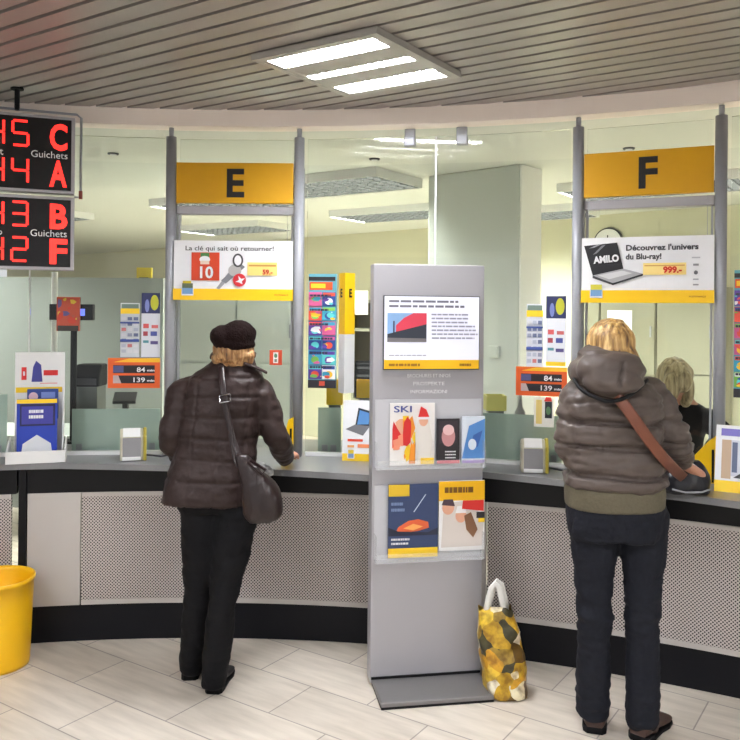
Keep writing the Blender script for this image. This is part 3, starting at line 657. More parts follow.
def strip(x0, x1, y0, y1, lab, seed, R=5.14):
    sh = [('r', (0, .0, 1, .07), (44, 42, 50)), ('r', (.4, .02, .6, .06), (200, 80, 60)), ('r', (0, .94, .95, .975), (30, 28, 34)), ('r', (.03, .86, .85, .93), (225, 80, 30)), ('r', (.08, .875, .6, .915), (250, 200, 40))]
    rr_ = random.Random(seed)
    for k in range(6):
        for q in (0, 1): sh += [('r', (.02+q*.49, .08+k*.128, .49+q*.49, .2+k*.128), rr_.choice(MAG)), ('r', (.04+q*.49, .165+k*.128, .47+q*.49, .195+k*.128), rr_.choice(MAG)), ('e', (.25+q*.49, .12+k*.128, .14, .03), rr_.choice(MAG))] + smears(seed*10+k+q*50, 3, (.03+q*.49, .085+k*.128, .48+q*.49, .16+k*.128), MAG, .6)
    for k in range(6): sh += [] + textlines((.08, .17+k*.125, .9, .2+k*.125), 1, (40, 40, 60), k, .6)
    return flyer(x0, x1, y0, y1, R, lab, 'magazine_strip', 'poster', sh, (96, 160, 176), 'colourful magazine strips on the glass', .01)
strip(308.5, 336.5, 274, 388, 'tall strip of colourful magazine covers beside the yellow E column', 3, 5.125)
strip(734, 762, 270, 398, 'tall strip of colourful magazine covers at the edge past the last post', 5, 5.125)
flyer(57, 80, 297, 331, 5.125, 'small red and yellow toy packet hanging on the glass', 'toy_packet', 'packet', smears(9, 14, (.05, .2, .95, .98), [(190, 60, 40), (200, 170, 50), (90, 80, 130), (160, 80, 60)], .3) + [('r', (.05, 0, .95, .16), (50, 44, 40))], (176, 74, 50), None, .02)
# column with the E
loc, rz, w_, h_ = place(338, 353.5, 273, 393, 5.06)
t = thing('marker_column', 'slim yellow and white column marked E fixed to the glass', 'column', loc, rz)
v_ = [(-.042, .03), (0, -.035), (.042, .03)]
mb = MB(); mb.prism_z(v_, h_*.49, h_); mb.build('yellow_part', M_yel2, t)
MB().prism_z(v_, 0, h_*.49-.001).build('white_part', M_white, t)
MB().box((0, .055, h_*.3), (.03, .05, .04)).build('glass_mount', M_post, t)
for sgn in (-1, 1):
    for i in range(1):
        e = lettering('E', .06, M_ink, t, (0, 0, 0), bold=.002, name='letter')
        a_ = math.atan2(.065, .042)*sgn
        e.data.transform(Matrix.Translation((sgn*.0225, -.0035, h_-.125)) @ Matrix.Rotation(sgn*.99, 4, 'Z') @ Matrix.Translation((0, -.002, 0)) @ Matrix.Diagonal((.8, 1, 1, 1)))
# laptop cards standing on the worktop
def card(x0, x1, y0, y1, R, lab, shapes, tilt=.25, extra=0.):
    a, b = onR(x0, y1, R), onR(x1, y1, R); m = (a+b)/2; rz = math.atan2(b.y-a.y, b.x-a.x)+extra; w_ = (b-a).xy.length; h_ = (y1-y0)*m.y/F
    t = thing('counter_card', lab, 'display card', (m.x, m.y, ZW), rz, 'yellow footed cards on the counter')
    mb = MB(); mb.prism_x([(0, .0), (.004, 0), (.004+h_*tilt, h_), (h_*tilt, h_)], -w_/2, w_/2); o = mb.build('card', flatmat(W), t)
    MB().prism_x([(.004, 0), (.1, 0), (.1, .005), (h_*tilt*.5, .12)], -.02, .02).build('rest', flatmat(W), t)
    pr_ = artwork(t, w_, h_, shapes, -w_/2, 0, -.0002)
    sh = Matrix.Identity(4); sh[1][2] = tilt
    pr_.data.transform(sh); return t, w_, h_
card(342, 376, 402, 462, 5.03, 'white card with a laptop picture and yellow foot, beside the display stand', [('r', (0, 0, 1, .12), YY), ('p', [(.36, .56), (.45, .88), (.85, .82), (.8, .58)], (44, 50, 60)), ('p', [(.42, .6), (.49, .84), (.8, .79), (.76, .61)], (86, 140, 200)), ('p', [(.08, .52), (.36, .6), (.8, .58), (.6, .42)], (120, 120, 124)), ('r', (.15, .32, .6, .36), (222, 70, 40)), ('r', (.45, .22, .9, .28), (240, 140, 90)), ('r', (.15, .22, .35, .26), (240, 170, 100)), ('r', (.16, .04, .36, .2), W), ('r', (.18, .05, .34, .12), (120, 150, 190)), ('r', (.18, .12, .34, .18), (220, 190, 50))], .1)
card(714, 768, 423, 488, 4.9, 'white card with yellow foot on the worktop past the last post', [('r', (0, 0, 1, .17), YY), ('r', (.1, .84, .9, .95), (120, 110, 190)), ('r', (.12, .2, .3, .78), (196, 168, 140)), ('r', (.3, .24, .95, .78), (206, 208, 220)), ('p', [(.35, .22), (.95, .2), (.95, .28), (.5, .3)], (54, 50, 56)), ('r', (.32, .3, .42, .75), (90, 100, 130))], .3)
# yellow wings beside the windows
def wing(pts, R, lab, strip_):
    base = onR(pts[0][0], pts[0][1], R); rz = -ang(base)
    t = thing('yellow_wing', lab, 'sign', (base.x, base.y, ZW), rz, 'yellow wings at the service windows')
    k = base.y/F; poly = [((x-pts[0][0])*k, EYE-(y-312)*k-ZW) for x, y in pts]
    mn = min(p[1] for p in poly); poly = [(a, max(0, b-mn)) for a, b in poly]
    MB().prism_y(poly, 0, .02).build('panel', M_yel2, t)
    mx_ = max(p[0] for p in poly)
    MB().box((mx_-.012, -.003, .08), (.01, .005, .15)).build('black_strip', M_blackm, t)
wing([(279, 458), (293, 458), (293, 417), (288, 420), (281, 450)], 5.06, 'yellow wing beside the right hand of the woman in a brown coat', True)
wing([(683, 483), (713, 483), (713, 436), (706, 442), (684, 468)], 5.06, 'yellow wing behind the dark handbag', True)
# behind the glass, left
def boxthing(name, lab, cat, x0, x1, y0, y1, Z, depth, m, legs=None, bev=.01):
    a, b = P(x0, y0, Z), P(x1, y1, Z)
    t = thing(name, lab, cat, ((a.x+b.x)/2, Z, b.z), 0)
    MB().box((0, depth/2, (a.z-b.z)/2), (b.x-a.x, depth, a.z-b.z)).build('body', m, t, bevel=bev); return t, b.x-a.x, a.z-b.z
def standon(t, m, w_, h=None):
    z = RM[t].translation.z; MB().box((0, .05, -(z-ZW)/2), (w_, .06, z-ZW)).build('stand', m, t)
a = P(71.5, 385, 4.68)
t = thing('customer_display', 'black customer display on a black pole behind the glass', 'display', (a.x, 4.68, ZW), 0)
zt_ = P(70, 320, 4.68).z-ZW
MB().cyl((0, .03, 0), (0, .03, zt_+.04), .018).build('pole', M_blackm, t); MB().box((0, .03, .006), (.14, .12, .012)).build('foot', M_blackm, t)
hd = MB().box((0, 0, zt_+.045), (.25, .04, .092)).build('head', M_black, t, bevel=.004)
M_vfd = emat('display_blue', (110, 130, 255), .8, (90, 100, 200))
MB().box((0, -.021, zt_+.045), (.16, .002, .04)).build('blue_figures', M_vfd, hd)
q0 = P(86, 387, 4.78)
t = thing('receipt_printer', 'black receipt printer behind the frosted panel and customer display', 'printer', (q0.x, 4.78, ZW), 0)
hh = q0.z-ZW
MB().box((0, .08, hh/2), (.13, .16, hh)).build('riser', mat('riser_grey', (120, 124, 122), .5), t)
MB().prism_x([(0, hh), (.16, hh), (.16, hh+.13), (.05, hh+.13), (0, hh+.07)], -.075, .075).build('body', M_blackm, t, bevel=.01)
MB().prism_x([(-.002, hh+.01), (.001, hh+.01), (.001, hh+.05), (-.002, hh+.05)], -.06, .06).build('front_slot', M_dgrey, t)
q0 = P(123, 402, 4.7)
t = thing('keypad', 'dark grey keypad tilted on a stand behind the left orange sign', 'keypad', (q0.x, 4.7, ZW), 0)
hh = q0.z-ZW
MB().box((0, .05, hh/2), (.03, .03, hh)).build('stand', M_dgrey, t)
MB().box((0, .04, hh+.02), (.13, .1, .02), .15, rx=.5).build('key_plate', M_dgrey, t, bevel=.004)
# desk behind partition and objects
def staffdesk(x, y, w_, lab):
    t = thing('staff_desk', lab, 'desk', (x, y, 0), 0, 'staff desks')
    MB().box((0, 0, .73), (w_, .7, .03)).build('desk_top', mat('desk_grey', (176, 180, 176), .4), t)
    for sx in (-1, 1):
        for sy in (-1, 1): MB().box((sx*(w_/2-.05), sy*.3, .357), (.05, .05, .714)).build('leg', M_post, t)
staffdesk(-2.3, 6.35, 1.5, 'grey staff desk in front of the grey partition')
q0 = P(60, 280, 6.0)
t = thing('service_pole', 'thin white cable pole rising behind the customer display', 'pole', (q0.x, 5.9, 0), 0)
MB().cyl((0, 0, .0), (0, 0, 1.95), .022).build('pole', M_white, t); MB().cyl((0, 0, 0), (0, 0, .02), .06).build('foot', M_white, t)
q0 = P(142.5, 278, 6.88)
t = thing('desk_sign', 'small plain yellow sign standing on top of the grey partition', 'sign', (q0.x, 6.94, 1.951), 0)
MB().box((0, 0, .045), (.13, .02, .09)).build('panel', mat('dull_yellow', (206, 180, 40), .5), t); MB().box((0, 0, .003), (.08, .05, .006)).build('foot', M_dgrey, t)
# cupboards
def cupboard(x, y, w_, h_, rz, lab, rows, cols, grp, d=.45, knob=True, m=M_cup):
    t = thing('cupboard', lab, 'cupboard', (x, y, 0), rz, grp)
    MB().box((0, d/2, h_/2), (w_, d, h_)).build('carcass', m, t)
    zs = [0.06]+rows+[h_-.01]
    for i in range(len(zs)-1):
        for j in range(cols):
            ww = w_/cols; cx_ = -w_/2+ww*(j+.5)
            dr = MB().box((cx_, -.009, (zs[i]+zs[i+1])/2), (ww-.012, .018, zs[i+1]-zs[i]-.012)).build('door', m, t)
            MB().box((cx_+ww/2-.04, -.024, (zs[i]+zs[i+1])/2), (.012, .015, .1)).build('handle', M_post, dr)
    return t
zsp = EYE-(363-311)*6.1/F
qa, qb = P(176, 363, 6.1), P(236, 363, 6.1)
cupboard((qa.x+qb.x)/2, 6.1, qb.x-qa.x-.01, 1.78, 0, 'pale cupboard behind window E, seen beyond the dark hat', [zsp], 1, 'pale cupboards', m=M_pale)
qa, qb = P(236, 363, 6.1), P(296, 363, 6.1)
cupboard((qa.x+qb.x)/2, 6.1, qb.x-qa.x-.01, 1.78, 0, 'pale cupboard behind window E, beyond the small red notice', [zsp], 1, 'pale cupboards', m=M_pale)
rzc = math.atan2(-.87, 1)
def wallpt(x, off): # point seen at x on a plane parallel to the back wall, off in front of it
    t_ = P(x, 375, 1).x; Z = (10.295-off*1.3255)/(1+.87*t_); return Vector((t_*Z, Z, 0))
for (xa, xb, lab) in ((585, 600, 'narrow cream cupboard beside the post left of window F'), (600, 656, 'tall cream cupboard with a white paper sheet on its door'), (656, 716, 'tall cream cupboard behind the bent head of the clerk')):
    A_, B_ = wallpt(xa, .5), wallpt(xb, .5); m_ = (A_+B_)/2
    zz = EYE-(376-315)*B_.y/F
    cupboard(m_.x, m_.y, (B_-A_).length-.01, 1.93, rzc, lab, [zz], 1, 'tall cream cupboards')
A_ = wallpt(619, .53); k = A_.y/F
t = thing('paper_sheet', 'white paper sheet with a line of print stuck on the cream cupboard', 'paper', (A_.x, A_.y, EYE-(346-314)*k), rzc)
w_ = 25*k/math.cos(rzc)*.78; MB().box((0, 0, 18*k), (w_, .002, 36*k)).build('sheet', flatmat((240, 240, 240)), t); artwork(t, w_, 36*k, textlines((.15, .55, .85, .68), 1, (130, 130, 140), 3), -w_/2, 0, -.0015)
# clock
A_ = wallpt(607, .02); k = A_.y/F
t = thing('wall_clock', 'round white wall clock half hidden behind the laptop poster', 'clock', (A_.x, A_.y, EYE-(243-314)*k), rzc)
mb = MB(); mb.cyl((0, .03, 0), (0, -.01, 0), .155, n=40); mb.build('case', M_dgrey, t); mb = MB(); mb.cyl((0, -.0101, 0), (0, -.013, 0), .143, n=40); fc = mb.build('dial', M_white, t)
MB().box((.0, -.015, .04), (.01, .003, .08)).build('hour_hand', M_ink, t); MB().box((.045, -.017, .02), (.1, .003, .008)).build('minute_hand', M_ink, t)
# shelf, printer and tray boxes behind the middle glass
a, b = P(352, 300, 7.2), P(402, 300, 7.2); wS = b.x-a.x
t = thing('office_shelf', 'brown open shelf against the staff area behind the yellow column', 'shelf', ((a.x+b.x)/2, 7.2, 0), 0)
M_br = mat('shelf_brown', (120, 108, 76), .6)
zT = P(370, 300, 7.2).z; MB().box((0, .36, zT/2), (wS, .02, zT)).build('back_panel', M_br, t)
for s in (-1, 1): MB().box((s*(wS/2-.01), .18, zT/2), (.02, .34, zT)).build('side_panel', M_cup, t)
shz = [.1, .75, P(370, 381, 7.2).z-.17, P(370, 330, 7.2).z, zT-.01]
for z in shz: MB().box((0, .18, z), (wS-.04, .34, .025)).build('shelf_board', M_cup, t)
z = shz[2]+.013
t = thing('office_printer', 'black office machine on the brown shelf', 'printer', ((a.x+b.x)/2, 7.22, z), 0)
MB().box((0, .14, .16), (wS-.06, .26, .32)).build('body', M_blackm, t, bevel=.015)
for q_ in (.1, .2, .27): MB().box((-.02, .006, q_), (wS-.14, .012, .02)).build('tray_slot', M_dgrey, t)
q0 = P(361, 314, 5.6)
def ybox(x0, x1, y0, y1, Z, lab, m):
    a, b = P(x0, y0, Z), P(x1, y1, Z)
    t = thing('tray_box', lab, 'box', ((a.x+b.x)/2, Z, ZW if math.hypot(a.x-CX, Z-CY) < 5.7 else .746), 0, 'yellow boxes in the staff area')
    zb_ = b.z-RM[t].translation.z; zt_ = a.z-RM[t].translation.z
    MB().box((0, .05, zb_/2), (b.x-a.x-.02, .08, zb_)).build('riser', mat('riser_grey', (120, 124, 122), .5), t)
    mb = MB(); W_ = b.x-a.x; mb.box((0, .06, zb_+.004), (W_, .12, .008)); mb.box((0, 0, (zb_+zt_)/2), (W_, .006, zt_-zb_)); mb.box((0, .12, (zb_+zt_)/2), (W_, .006, zt_-zb_))
    for s in (-1, 1): mb.box((s*W_/2, .06, (zb_+zt_)/2), (.006, .12, zt_-zb_))
    mb.build('box', m, t)
ybox(327, 342, 381, 405, 4.6, 'yellow box behind the foot of the yellow E column', M_yel2)
ybox(357, 375, 381, 398, 4.62, 'yellow box behind the upper edge of the laptop card', M_yel2)
ybox(487, 506, 396, 411, 4.55, 'pale yellow box over the frosted panel right of the stand', mat('pale_yellow', (222, 214, 130), .5))
loc = P(361, 314, 7.1)
t = thing('wall_notice', 'blank white notice above the black office machine', 'notice', (loc.x, 7.17, P(361, 314, 7.17).z), 0)
MB().box((0, 0, .1), (.12, .02, .21)).build('sheet', flatmat((242, 242, 240)), t)
# switch plate on the pillar
pc = P(494, 352, 5.72); fd = Vector((u.x, u.y, 0)); nn = Vector((u.y, -u.x, 0))
tt = ((pc.x/5.72)*1.0); 
s_ = None
for k in range(200):
    s_ = k/200*.77; q_ = pa+u*s_
    if q_.x/q_.y > pc.x/pc.y: break
t = thing('light_switch', 'square white switch plate on the grey pillar', 'light switch', (q_.x+nn.x*.006, q_.y+nn.y*.006, pc.z-.04), math.atan2(u.y, u.x))
MB().box((0, 0, .045), (.08, .012, .085)).build('plate', M_pillar, t, bevel=.003); MB().box((0, -.008, .045), (.05, .006, .055)).build('rocker', M_pillar, t)
# desk lamp cone right of the stand
q0 = P(520, 412, 4.62)
t = thing('stamp_holder', 'small grey cone shaped stand beyond the frosted panel below the right orange sign', 'stand', (q0.x, 4.62, ZW), 0)
MB().tube([(0, 0, 0), (0, 0, q0.z-ZW), (0, 0, q0.z-ZW+.03), (0, 0, q0.z-ZW+.1)], [.035, .03, .014, .01], 16).build('cone', M_post, t, smooth=True)
# ================= yellow bin =================
bz = .415; q0 = Vector((-1.755, 3.85, 0))
t = thing('waste_bin', 'round bright yellow waste bin on the floor by the counter', 'bin', q0, 0)
mb = MB(); rg = []
for r_, z in ((.135, 0), (.15, .003), (.152, .02), (.163, .3), (.168, bz-.02), (.173, bz-.018), (.174, bz), (.167, bz), (.16, bz-.02), (.148, .02), (.0, .015)):
    rg.append([Vector((max(r_, .001)*math.cos(2*PI*k/48), max(r_, .001)*math.sin(2*PI*k/48), z)) for k in range(48)])
mb.rings(rg).build('body', mat('bin_yellow', (246, 190, 6), .35, var=.02), t, smooth=True)
# ================= shopping bag =================
M_bagp, nt, b = nodes('printed_bag')
tc = nt.nodes.new('ShaderNodeTexCoord'); nz = nt.nodes.new('ShaderNodeTexNoise'); nz.inputs['Scale'].default_value = 7; nt.links.new(tc.outputs['Object'], nz.inputs['Vector'])
ad = nt.nodes.new('ShaderNodeMix'); ad.data_type = 'RGBA'; ad.inputs[0].default_value = .12; nt.links.new(tc.outputs['Object'], ad.inputs[6]); nt.links.new(nz.outputs['Color'], ad.inputs[7])
vo = nt.nodes.new('ShaderNodeTexVoronoi'); vo.inputs['Scale'].default_value = 16; nt.links.new(ad.outputs[2], vo.inputs['Vector'])
sp = nt.nodes.new('ShaderNodeSeparateColor'); nt.links.new(vo.outputs['Color'], sp.inputs[0])
r1 = ramp(nt, [(0, (96, 70, 24)), (.16, (200, 160, 40)), (.34, (232, 196, 60)), (.5, (160, 130, 50)), (.62, (232, 224, 200)), (.74, (214, 160, 40)), (.86, (70, 66, 40)), (.94, (238, 226, 190))], 'CONSTANT')
nt.links.new(sp.outputs[0], r1.inputs[0])
n2 = nt.nodes.new('ShaderNodeTexNoise'); n2.inputs['Scale'].default_value = 26; n2.inputs['Detail'].default_value = 5; nt.links.new(tc.outputs['Object'], n2.inputs['Vector'])
r2 = ramp(nt, [(.35, (130, 96, 50)), (.6, (255, 255, 255))]); nt.links.new(n2.outputs['Fac'], r2.inputs[0])
mx = nt.nodes.new('ShaderNodeMix'); mx.data_type = 'RGBA'; mx.blend_type = 'MULTIPLY'; mx.inputs[0].default_value = .7
nt.links.new(r1.outputs[0], mx.inputs[6]); nt.links.new(r2.outputs[0], mx.inputs[7]); nt.links.new(mx.outputs[2], b.inputs['Base Color']); b.inputs['Roughness'].default_value = .3
b0 = Vector((.615, 3.61, 0))
t = thing('shopping_bag', 'crumpled shopping bag printed yellow and brown with white handles on the floor', 'shopping bag', b0, .12)
mb = MB(); rg = []; NZ = 26; NR = 48
for i in range(NZ+1):
    s = i/NZ; z = .005+.37*s
    hw = .094+.012*math.sin(s*PI)-.02*s+(-.0)*s; hd = .075*(1-s)**.6+.018; cx_ = -.055*s+.005
    if i == 0: hw *= .9
    ring = []
    for k in range(NR):
        a_ = 2*PI*k/NR; cs, sn = math.cos(a_), math.sin(a_)
        x = hw*math.copysign(abs(cs)**.55, cs); y = hd*math.copysign(abs(sn)**.7, sn)
        p_ = Vector((x+cx_, y, z)); nn_ = noise.noise_vector(p_*13)*.016 + noise.noise_vector(p_*34)*.005
        if i == 0: nn_.z = 0
        if i == NZ: nn_.z += .012*math.sin(3*a_)
        ring.append(p_+nn_)
    rg.append(ring)
mb.rings(rg, cap=False)
mb.add([v for v in rg[0]], [tuple(range(NR-1, -1, -1))])
mb.build('bag_body', M_bagp, t, smooth=True)
for yy, dx in ((-.015, 0.), (.02, .02)):
    pts = [(q[0]*.8+dx-.03, yy-.005*(q[1] > .42), q[1]-.035) for q in ((-.085, .385), (-.075, .44), (-.055, .505), (-.035, .525), (-.012, .51), (.01, .44), (.02, .385))]
    MB().tube(pts, .014, 8, flat=.2, side=(1, 0, 0)).build('handle', mat('bag_handle_white', (232, 230, 224), .4), t, smooth=True)
# ================= PEOPLE =================
def cr(pts, sub):       # smooth interpolation of a list of tuples
    out = []
    n = len(pts)
    for i in range(n-1):
        p0, p1, p2, p3 = pts[max(i-1, 0)], pts[i], pts[i+1], pts[min(i+2, n-1)]
        for k in range(sub):
            t = k/sub
            out.append(tuple(.5*((2*b_)+(-a_+c_)*t+(2*a_-5*b_+4*c_-d_)*t*t+(-a_+3*b_-3*c_+d_)*t**3) for a_, b_, c_, d_ in zip(p0, p1, p2, p3)))
    out.append(tuple(pts[-1])); return out
def stack(mb, rows, sub=6, n=40, p=.85, fn=None, close=True):
    """rows of (z, cx, cy, rx, ry): horizontal rings of a torso"""
    R = cr(rows, sub); rg = []
    if close: rg.append([Vector((R[0][1], R[0][2], R[0][0]))+Vector((R[0][3]*.3*math.cos(2*PI*k/n), R[0][4]*.3*math.sin(2*PI*k/n), 0)) for k in range(n)])
    for z, cx_, cy_, rx, ry in R:
        ring = []
        for k in range(n):
            a_ = 2*PI*k/n; cs, sn = math.cos(a_), math.sin(a_)
            q = fn(z, a_) if fn else 1
            ring.append(Vector((cx_+rx*q*math.copysign(abs(cs)**p, cs), cy_+ry*q*math.copysign(abs(sn)**p, sn), z)))
        rg.append(ring)
    if close: rg.append([Vector((R[-1][1], R[-1][2], R[-1][0]))+Vector((R[-1][3]*.3*math.cos(2*PI*k/n), R[-1][4]*.3*math.sin(2*PI*k/n), 0)) for k in range(n)])
    return mb.rings(rg)
def limb(mb, pts, sub=6, n=20, fn=None, flat=1., side=None):
    """pts of (x,y,z,r), rounded ends"""
    R = cr(pts, sub); c = [Vector(q[:3]) for q in R]; r = [q[3] for q in R]
    L = 0
    if fn:
        for i in range(len(c)):
            if i: L += (c[i]-c[i-1]).length
            r[i] *= fn(L)
    d0 = (c[0]-c[1]).normalized(); d1 = (c[-1]-c[-2]).normalized()
    cc = [c[0]+d0*r[0]*.9, c[0]+d0*r[0]*.6]+c+[c[-1]+d1*r[-1]*.6, c[-1]+d1*r[-1]*.9]; rr = [r[0]*.35, r[0]*.78]+r+[r[-1]*.78, r[-1]*.35]
    return mb.tube(cc, rr, n, flat=flat, side=side)
def remeshed(mb, name, m, parent, voxel=.008, smooth=3, fold=None, factor=.5):
    """join overlapping volumes into one continuous skin"""
    me = bpy.data.meshes.new('source'); me.from_pydata([tuple(v) for v in mb.v], [], mb.f); me.update()
    o = bpy.data.objects.new('source', me); sc.collection.objects.link(o)
    md = o.modifiers.new('r', 'REMESH'); md.mode = 'VOXEL'; md.voxel_size = voxel
    if smooth: sm = o.modifiers.new('s', 'SMOOTH'); sm.iterations = smooth; sm.factor = factor
    dg = bpy.context.evaluated_depsgraph_get(); res = bpy.data.meshes.new_from_object(o.evaluated_get(dg))
    bpy.data.objects.remove(o)
    if fold:
        nr = [v.normal.copy() for v in res.vertices]
        for v, q in zip(res.vertices, nr): v.co += q*fold(v.co, q)
    res.transform(RM[root_of(parent)].inverted()); res.name = name
    res.materials.clear(); res.materials.append(m)
    for p in res.polygons: p.use_smooth = True
    r = bpy.data.objects.new(name, res); sc.collection.objects.link(r); r.parent = parent; return r
def nz(p, s, k=(1, 1, 1)): return noise.noise(Vector((p.x*s*k[0], p.y*s*k[1], p.z*s*k[2])))
def hand(mb, wrist, d, up, thumb, curl=.5, k=1.):
    """palm, four unequal bent fingers and a side thumb. d: forward, up: back of the hand, thumb: side of the thumb"""
    d, up, th = Vector(d).normalized(), Vector(up).normalized(), Vector(thumb).normalized(); w0 = Vector(wrist)
    limb(mb, [(*w0, .027*k), (*(w0+d*.04*k), .036*k), (*(w0+d*.085*k), .038*k)], 4, 14, flat=.5, side=th)
    for i, (o_, l) in enumerate(((.030, .070), (.010, .078), (-.010, .073), (-.029, .057))):
        b_ = w0+d*.08*k+th*o_*k; pts = [b_]; a_ = 0
        for j, s in enumerate((.45, .3, .25)):
            a_ += curl*(.5, .8, .6)[j]; pts.append(pts[-1]+(d*math.cos(a_)-up*math.sin(a_))*l*s*k)
        limb(mb, [(*q, r*k) for q, r in zip(pts, (.0098, .009, .0085, .0075))], 3, 10)
    b_ = w0+d*.03*k+th*.028*k; q1 = b_+(d*.5+th*.6-up*.2).normalized()*.04*k; q2 = q1+(d*.9+th*.15-up*.25).normalized()*.03*k
    limb(mb, [(*b_, .013*k), (*q1, .0115*k), (*q2, .009*k)], 3, 10)
def head(mb, c, face, tilt=0., k=1.):
    """skull, jaw, nose, ears, lips. face: horizontal direction looked at, tilt: nod down"""
    f = Vector(face).normalized(); s = Vector((f.y, -f.x, 0)); R = Matrix((s, f, Vector((0, 0, 1)))).transposed()
    R = R @ Matrix.Rotation(-tilt, 3, 'X'); c = Vector(c)
    def L(x, y, z): return c + R @ Vector((x*k, y*k, z*k))
    mb.ell(c, (.075*k, .095*k, .1*k), R); mb.ell(L(0, .022, -.055), (.057*k, .07*k, .068*k), R)
    limb(mb, [(*L(0, .085, .005), .009*k), (*L(0, .103, -.03), .013*k)], 3, 10)
    mb.ell(L(0, .088, -.065), (.026*k, .01*k, .006*k), R, 10, 8); mb.ell(L(0, .088, -.076), (.022*k, .01*k, .006*k), R, 10, 8)
    mb.ell(L(0, .08, -.105), (.022*k, .014*k, .014*k), R, 10, 8); mb.ell(L(0, .087, .028), (.05*k, .01*k, .009*k), R, 12, 8)
    for e in (-1, 1): mb.ell(L(e*.077, -.005, -.015), (.009*k, .02*k, .032*k), R, 10, 8)
    return L, R
def eyes(L, R, t, k=1.):
    mb = MB()
    for e in (-1, 1): mb.ell(L(e*.031, .082, .004), (.012*k, .012*k, .009*k), R, 12, 8)
    mb.build('eyes', mat('eye_white', (210, 205, 200), .2), t, True, smooth=True)
def shoe(t, heel, toe_dir, L_, w_, m, name, hh=.07, shaft=.0, heelh=.02):
    d = Vector(toe_dir).normalized(); s = Vector((d.y, -d.x, 0)); h = Vector((heel[0], heel[1], 0)); rg = []
    prof = [(-.01, .55, .5), (0, .75, .9), (.12, .95, 1.), (.3, .9, .98), (.45, .9, .72), (.65, 1.05, .52), (.82, 1.0, .42), (.94, .75, .34), (1.0, .35, .2)]
    for (u_, wk, hk) in cr(prof, 3):
        c = h+d*L_*u_; hw = w_/2*wk; H1 = hh*hk
        ring = []
        for k in range(20):
            a_ = 2*PI*k/20; z = .012+ (H1-.012)*(math.sin(a_)*.5+.5)**.8
            ring.append(c+s*hw*math.copysign(abs(math.cos(a_))**.7, math.cos(a_))+Vector((0, 0, z)))
        rg.append(ring)
    mb = MB(); mb.rings(rg)
    if shaft: mb.tube([h+d*.07+Vector((0, 0, .03)), h+d*.065+Vector((0, 0, shaft))], [w_*.5, w_*.48], 20)
    o = mb.build(name, m, t, True, smooth=True)
    sl = MB(); poly = []
    for (u_, wk) in ((-.015, .6), (.05, .9), (.2, .98), (.5, .95), (.7, 1.1), (.88, .95), (1.02, .4)): poly.append((u_, wk))
    pp = [h+d*L_*u_+s*w_/2*wk for u_, wk in poly]+[h+d*L_*u_-s*w_/2*wk for u_, wk in reversed(poly)]
    sl.prism_z([(p.x, p.y) for p in pp], .002, .013); 
    pp = [h+d*L_*u_+s*w_/2*wk for u_, wk in poly[:3]]+[h+d*L_*u_-s*w_/2*wk for u_, wk in reversed(poly[:3])]
    sl.prism_z([(p.x, p.y) for p in pp], .0005, .026); sl.build('sole', M_blackm, o, True)
def strap(t, pts, w_, th, m, name='strap', side=(1, 0, 0)):
    return MB().tube(cr([tuple(p) for p in pts], 5), w_, 10, flat=th, side=side).build(name, m, t, True, smooth=True)
# ---- woman in the brown coat, seen from behind at the window E
Z = 3.6
def Q(x, y, Z_=None): return P(x, y, Z_ or Z)
cen = Q(213, 510)
t = thing('person', 'person in dark brown quilted coat and knit cap, back turned, at window E', 'person', (cen.x, 3.66, 0), 0)
A = t
hx, hz = Q(231, 341).x, Q(231, 341).z
b = MB()
L_, R_h = head(b, (hx, 3.70, hz-.03), (.1, 1, 0), .35)
stack(b, [(.86, cen.x, 3.64, .15, .10), (.95, cen.x, 3.64, .16, .11), (1.1, -.68, 3.66, .125, .09), (1.25, -.655, 3.68, .145, .10), (1.36, -.65, 3.69, .15, .09), (1.42, -.64, 3.69, .1, .07), (1.455, -.635, 3.69, .055, .055), (1.53, hx, 3.69, .052, .055)], 5, 32)
pk = [(Q(203, 520, 3.62), Q(197, 600, 3.64), Q(192, 668, 3.72)), (Q(236, 520, 3.6), Q(223, 600, 3.56), Q(214, 684, 3.58))]
for h_, k_, a_ in pk: limb(b, [(*h_, .075), (*((h_+k_)/2), .066), (*k_, .042), (*((k_+a_)/2), .038), (*a_, .028), (a_.x, a_.y+.02, .06, .028), (a_.x, a_.y+.09, .045, .026)], 4, 16)
sl_, el_, wl_ = Q(184, 391, 3.68), Q(171, 440, 3.64), Q(186, 462, 3.86)
sr_, er_, wr_ = Q(259, 391, 3.68), Q(277, 438, 3.68), Q(285, 460, 3.94)
hd_r = Q(290, 455, 4.0)
for S_, E_, W_ in ((sl_, el_, wl_), (sr_, er_, wr_)): limb(b, [(*S_, .05), (*((S_+E_)/2), .042), (*E_, .035), (*((E_+W_)/2), .035), (*W_, .025)], 4, 16)
wl_ = Vector((wl_.x, 3.88, max(wl_.z, .97))); wr_ = Vector((wr_.x, wr_.y, max(wr_.z, .955)))
hand(b, wl_, (.35, 1, -.1), (0, 0, 1), (1, -.3, 0), .5)
hand(b, wr_+Vector((.0, .0, .008)), (.2, 1, .05), (0, 0, 1), (-1, .2, 0), .45)
remeshed(b, 'body', M_skin, t, .0055, 2)
eyes(L_, R_h, t)
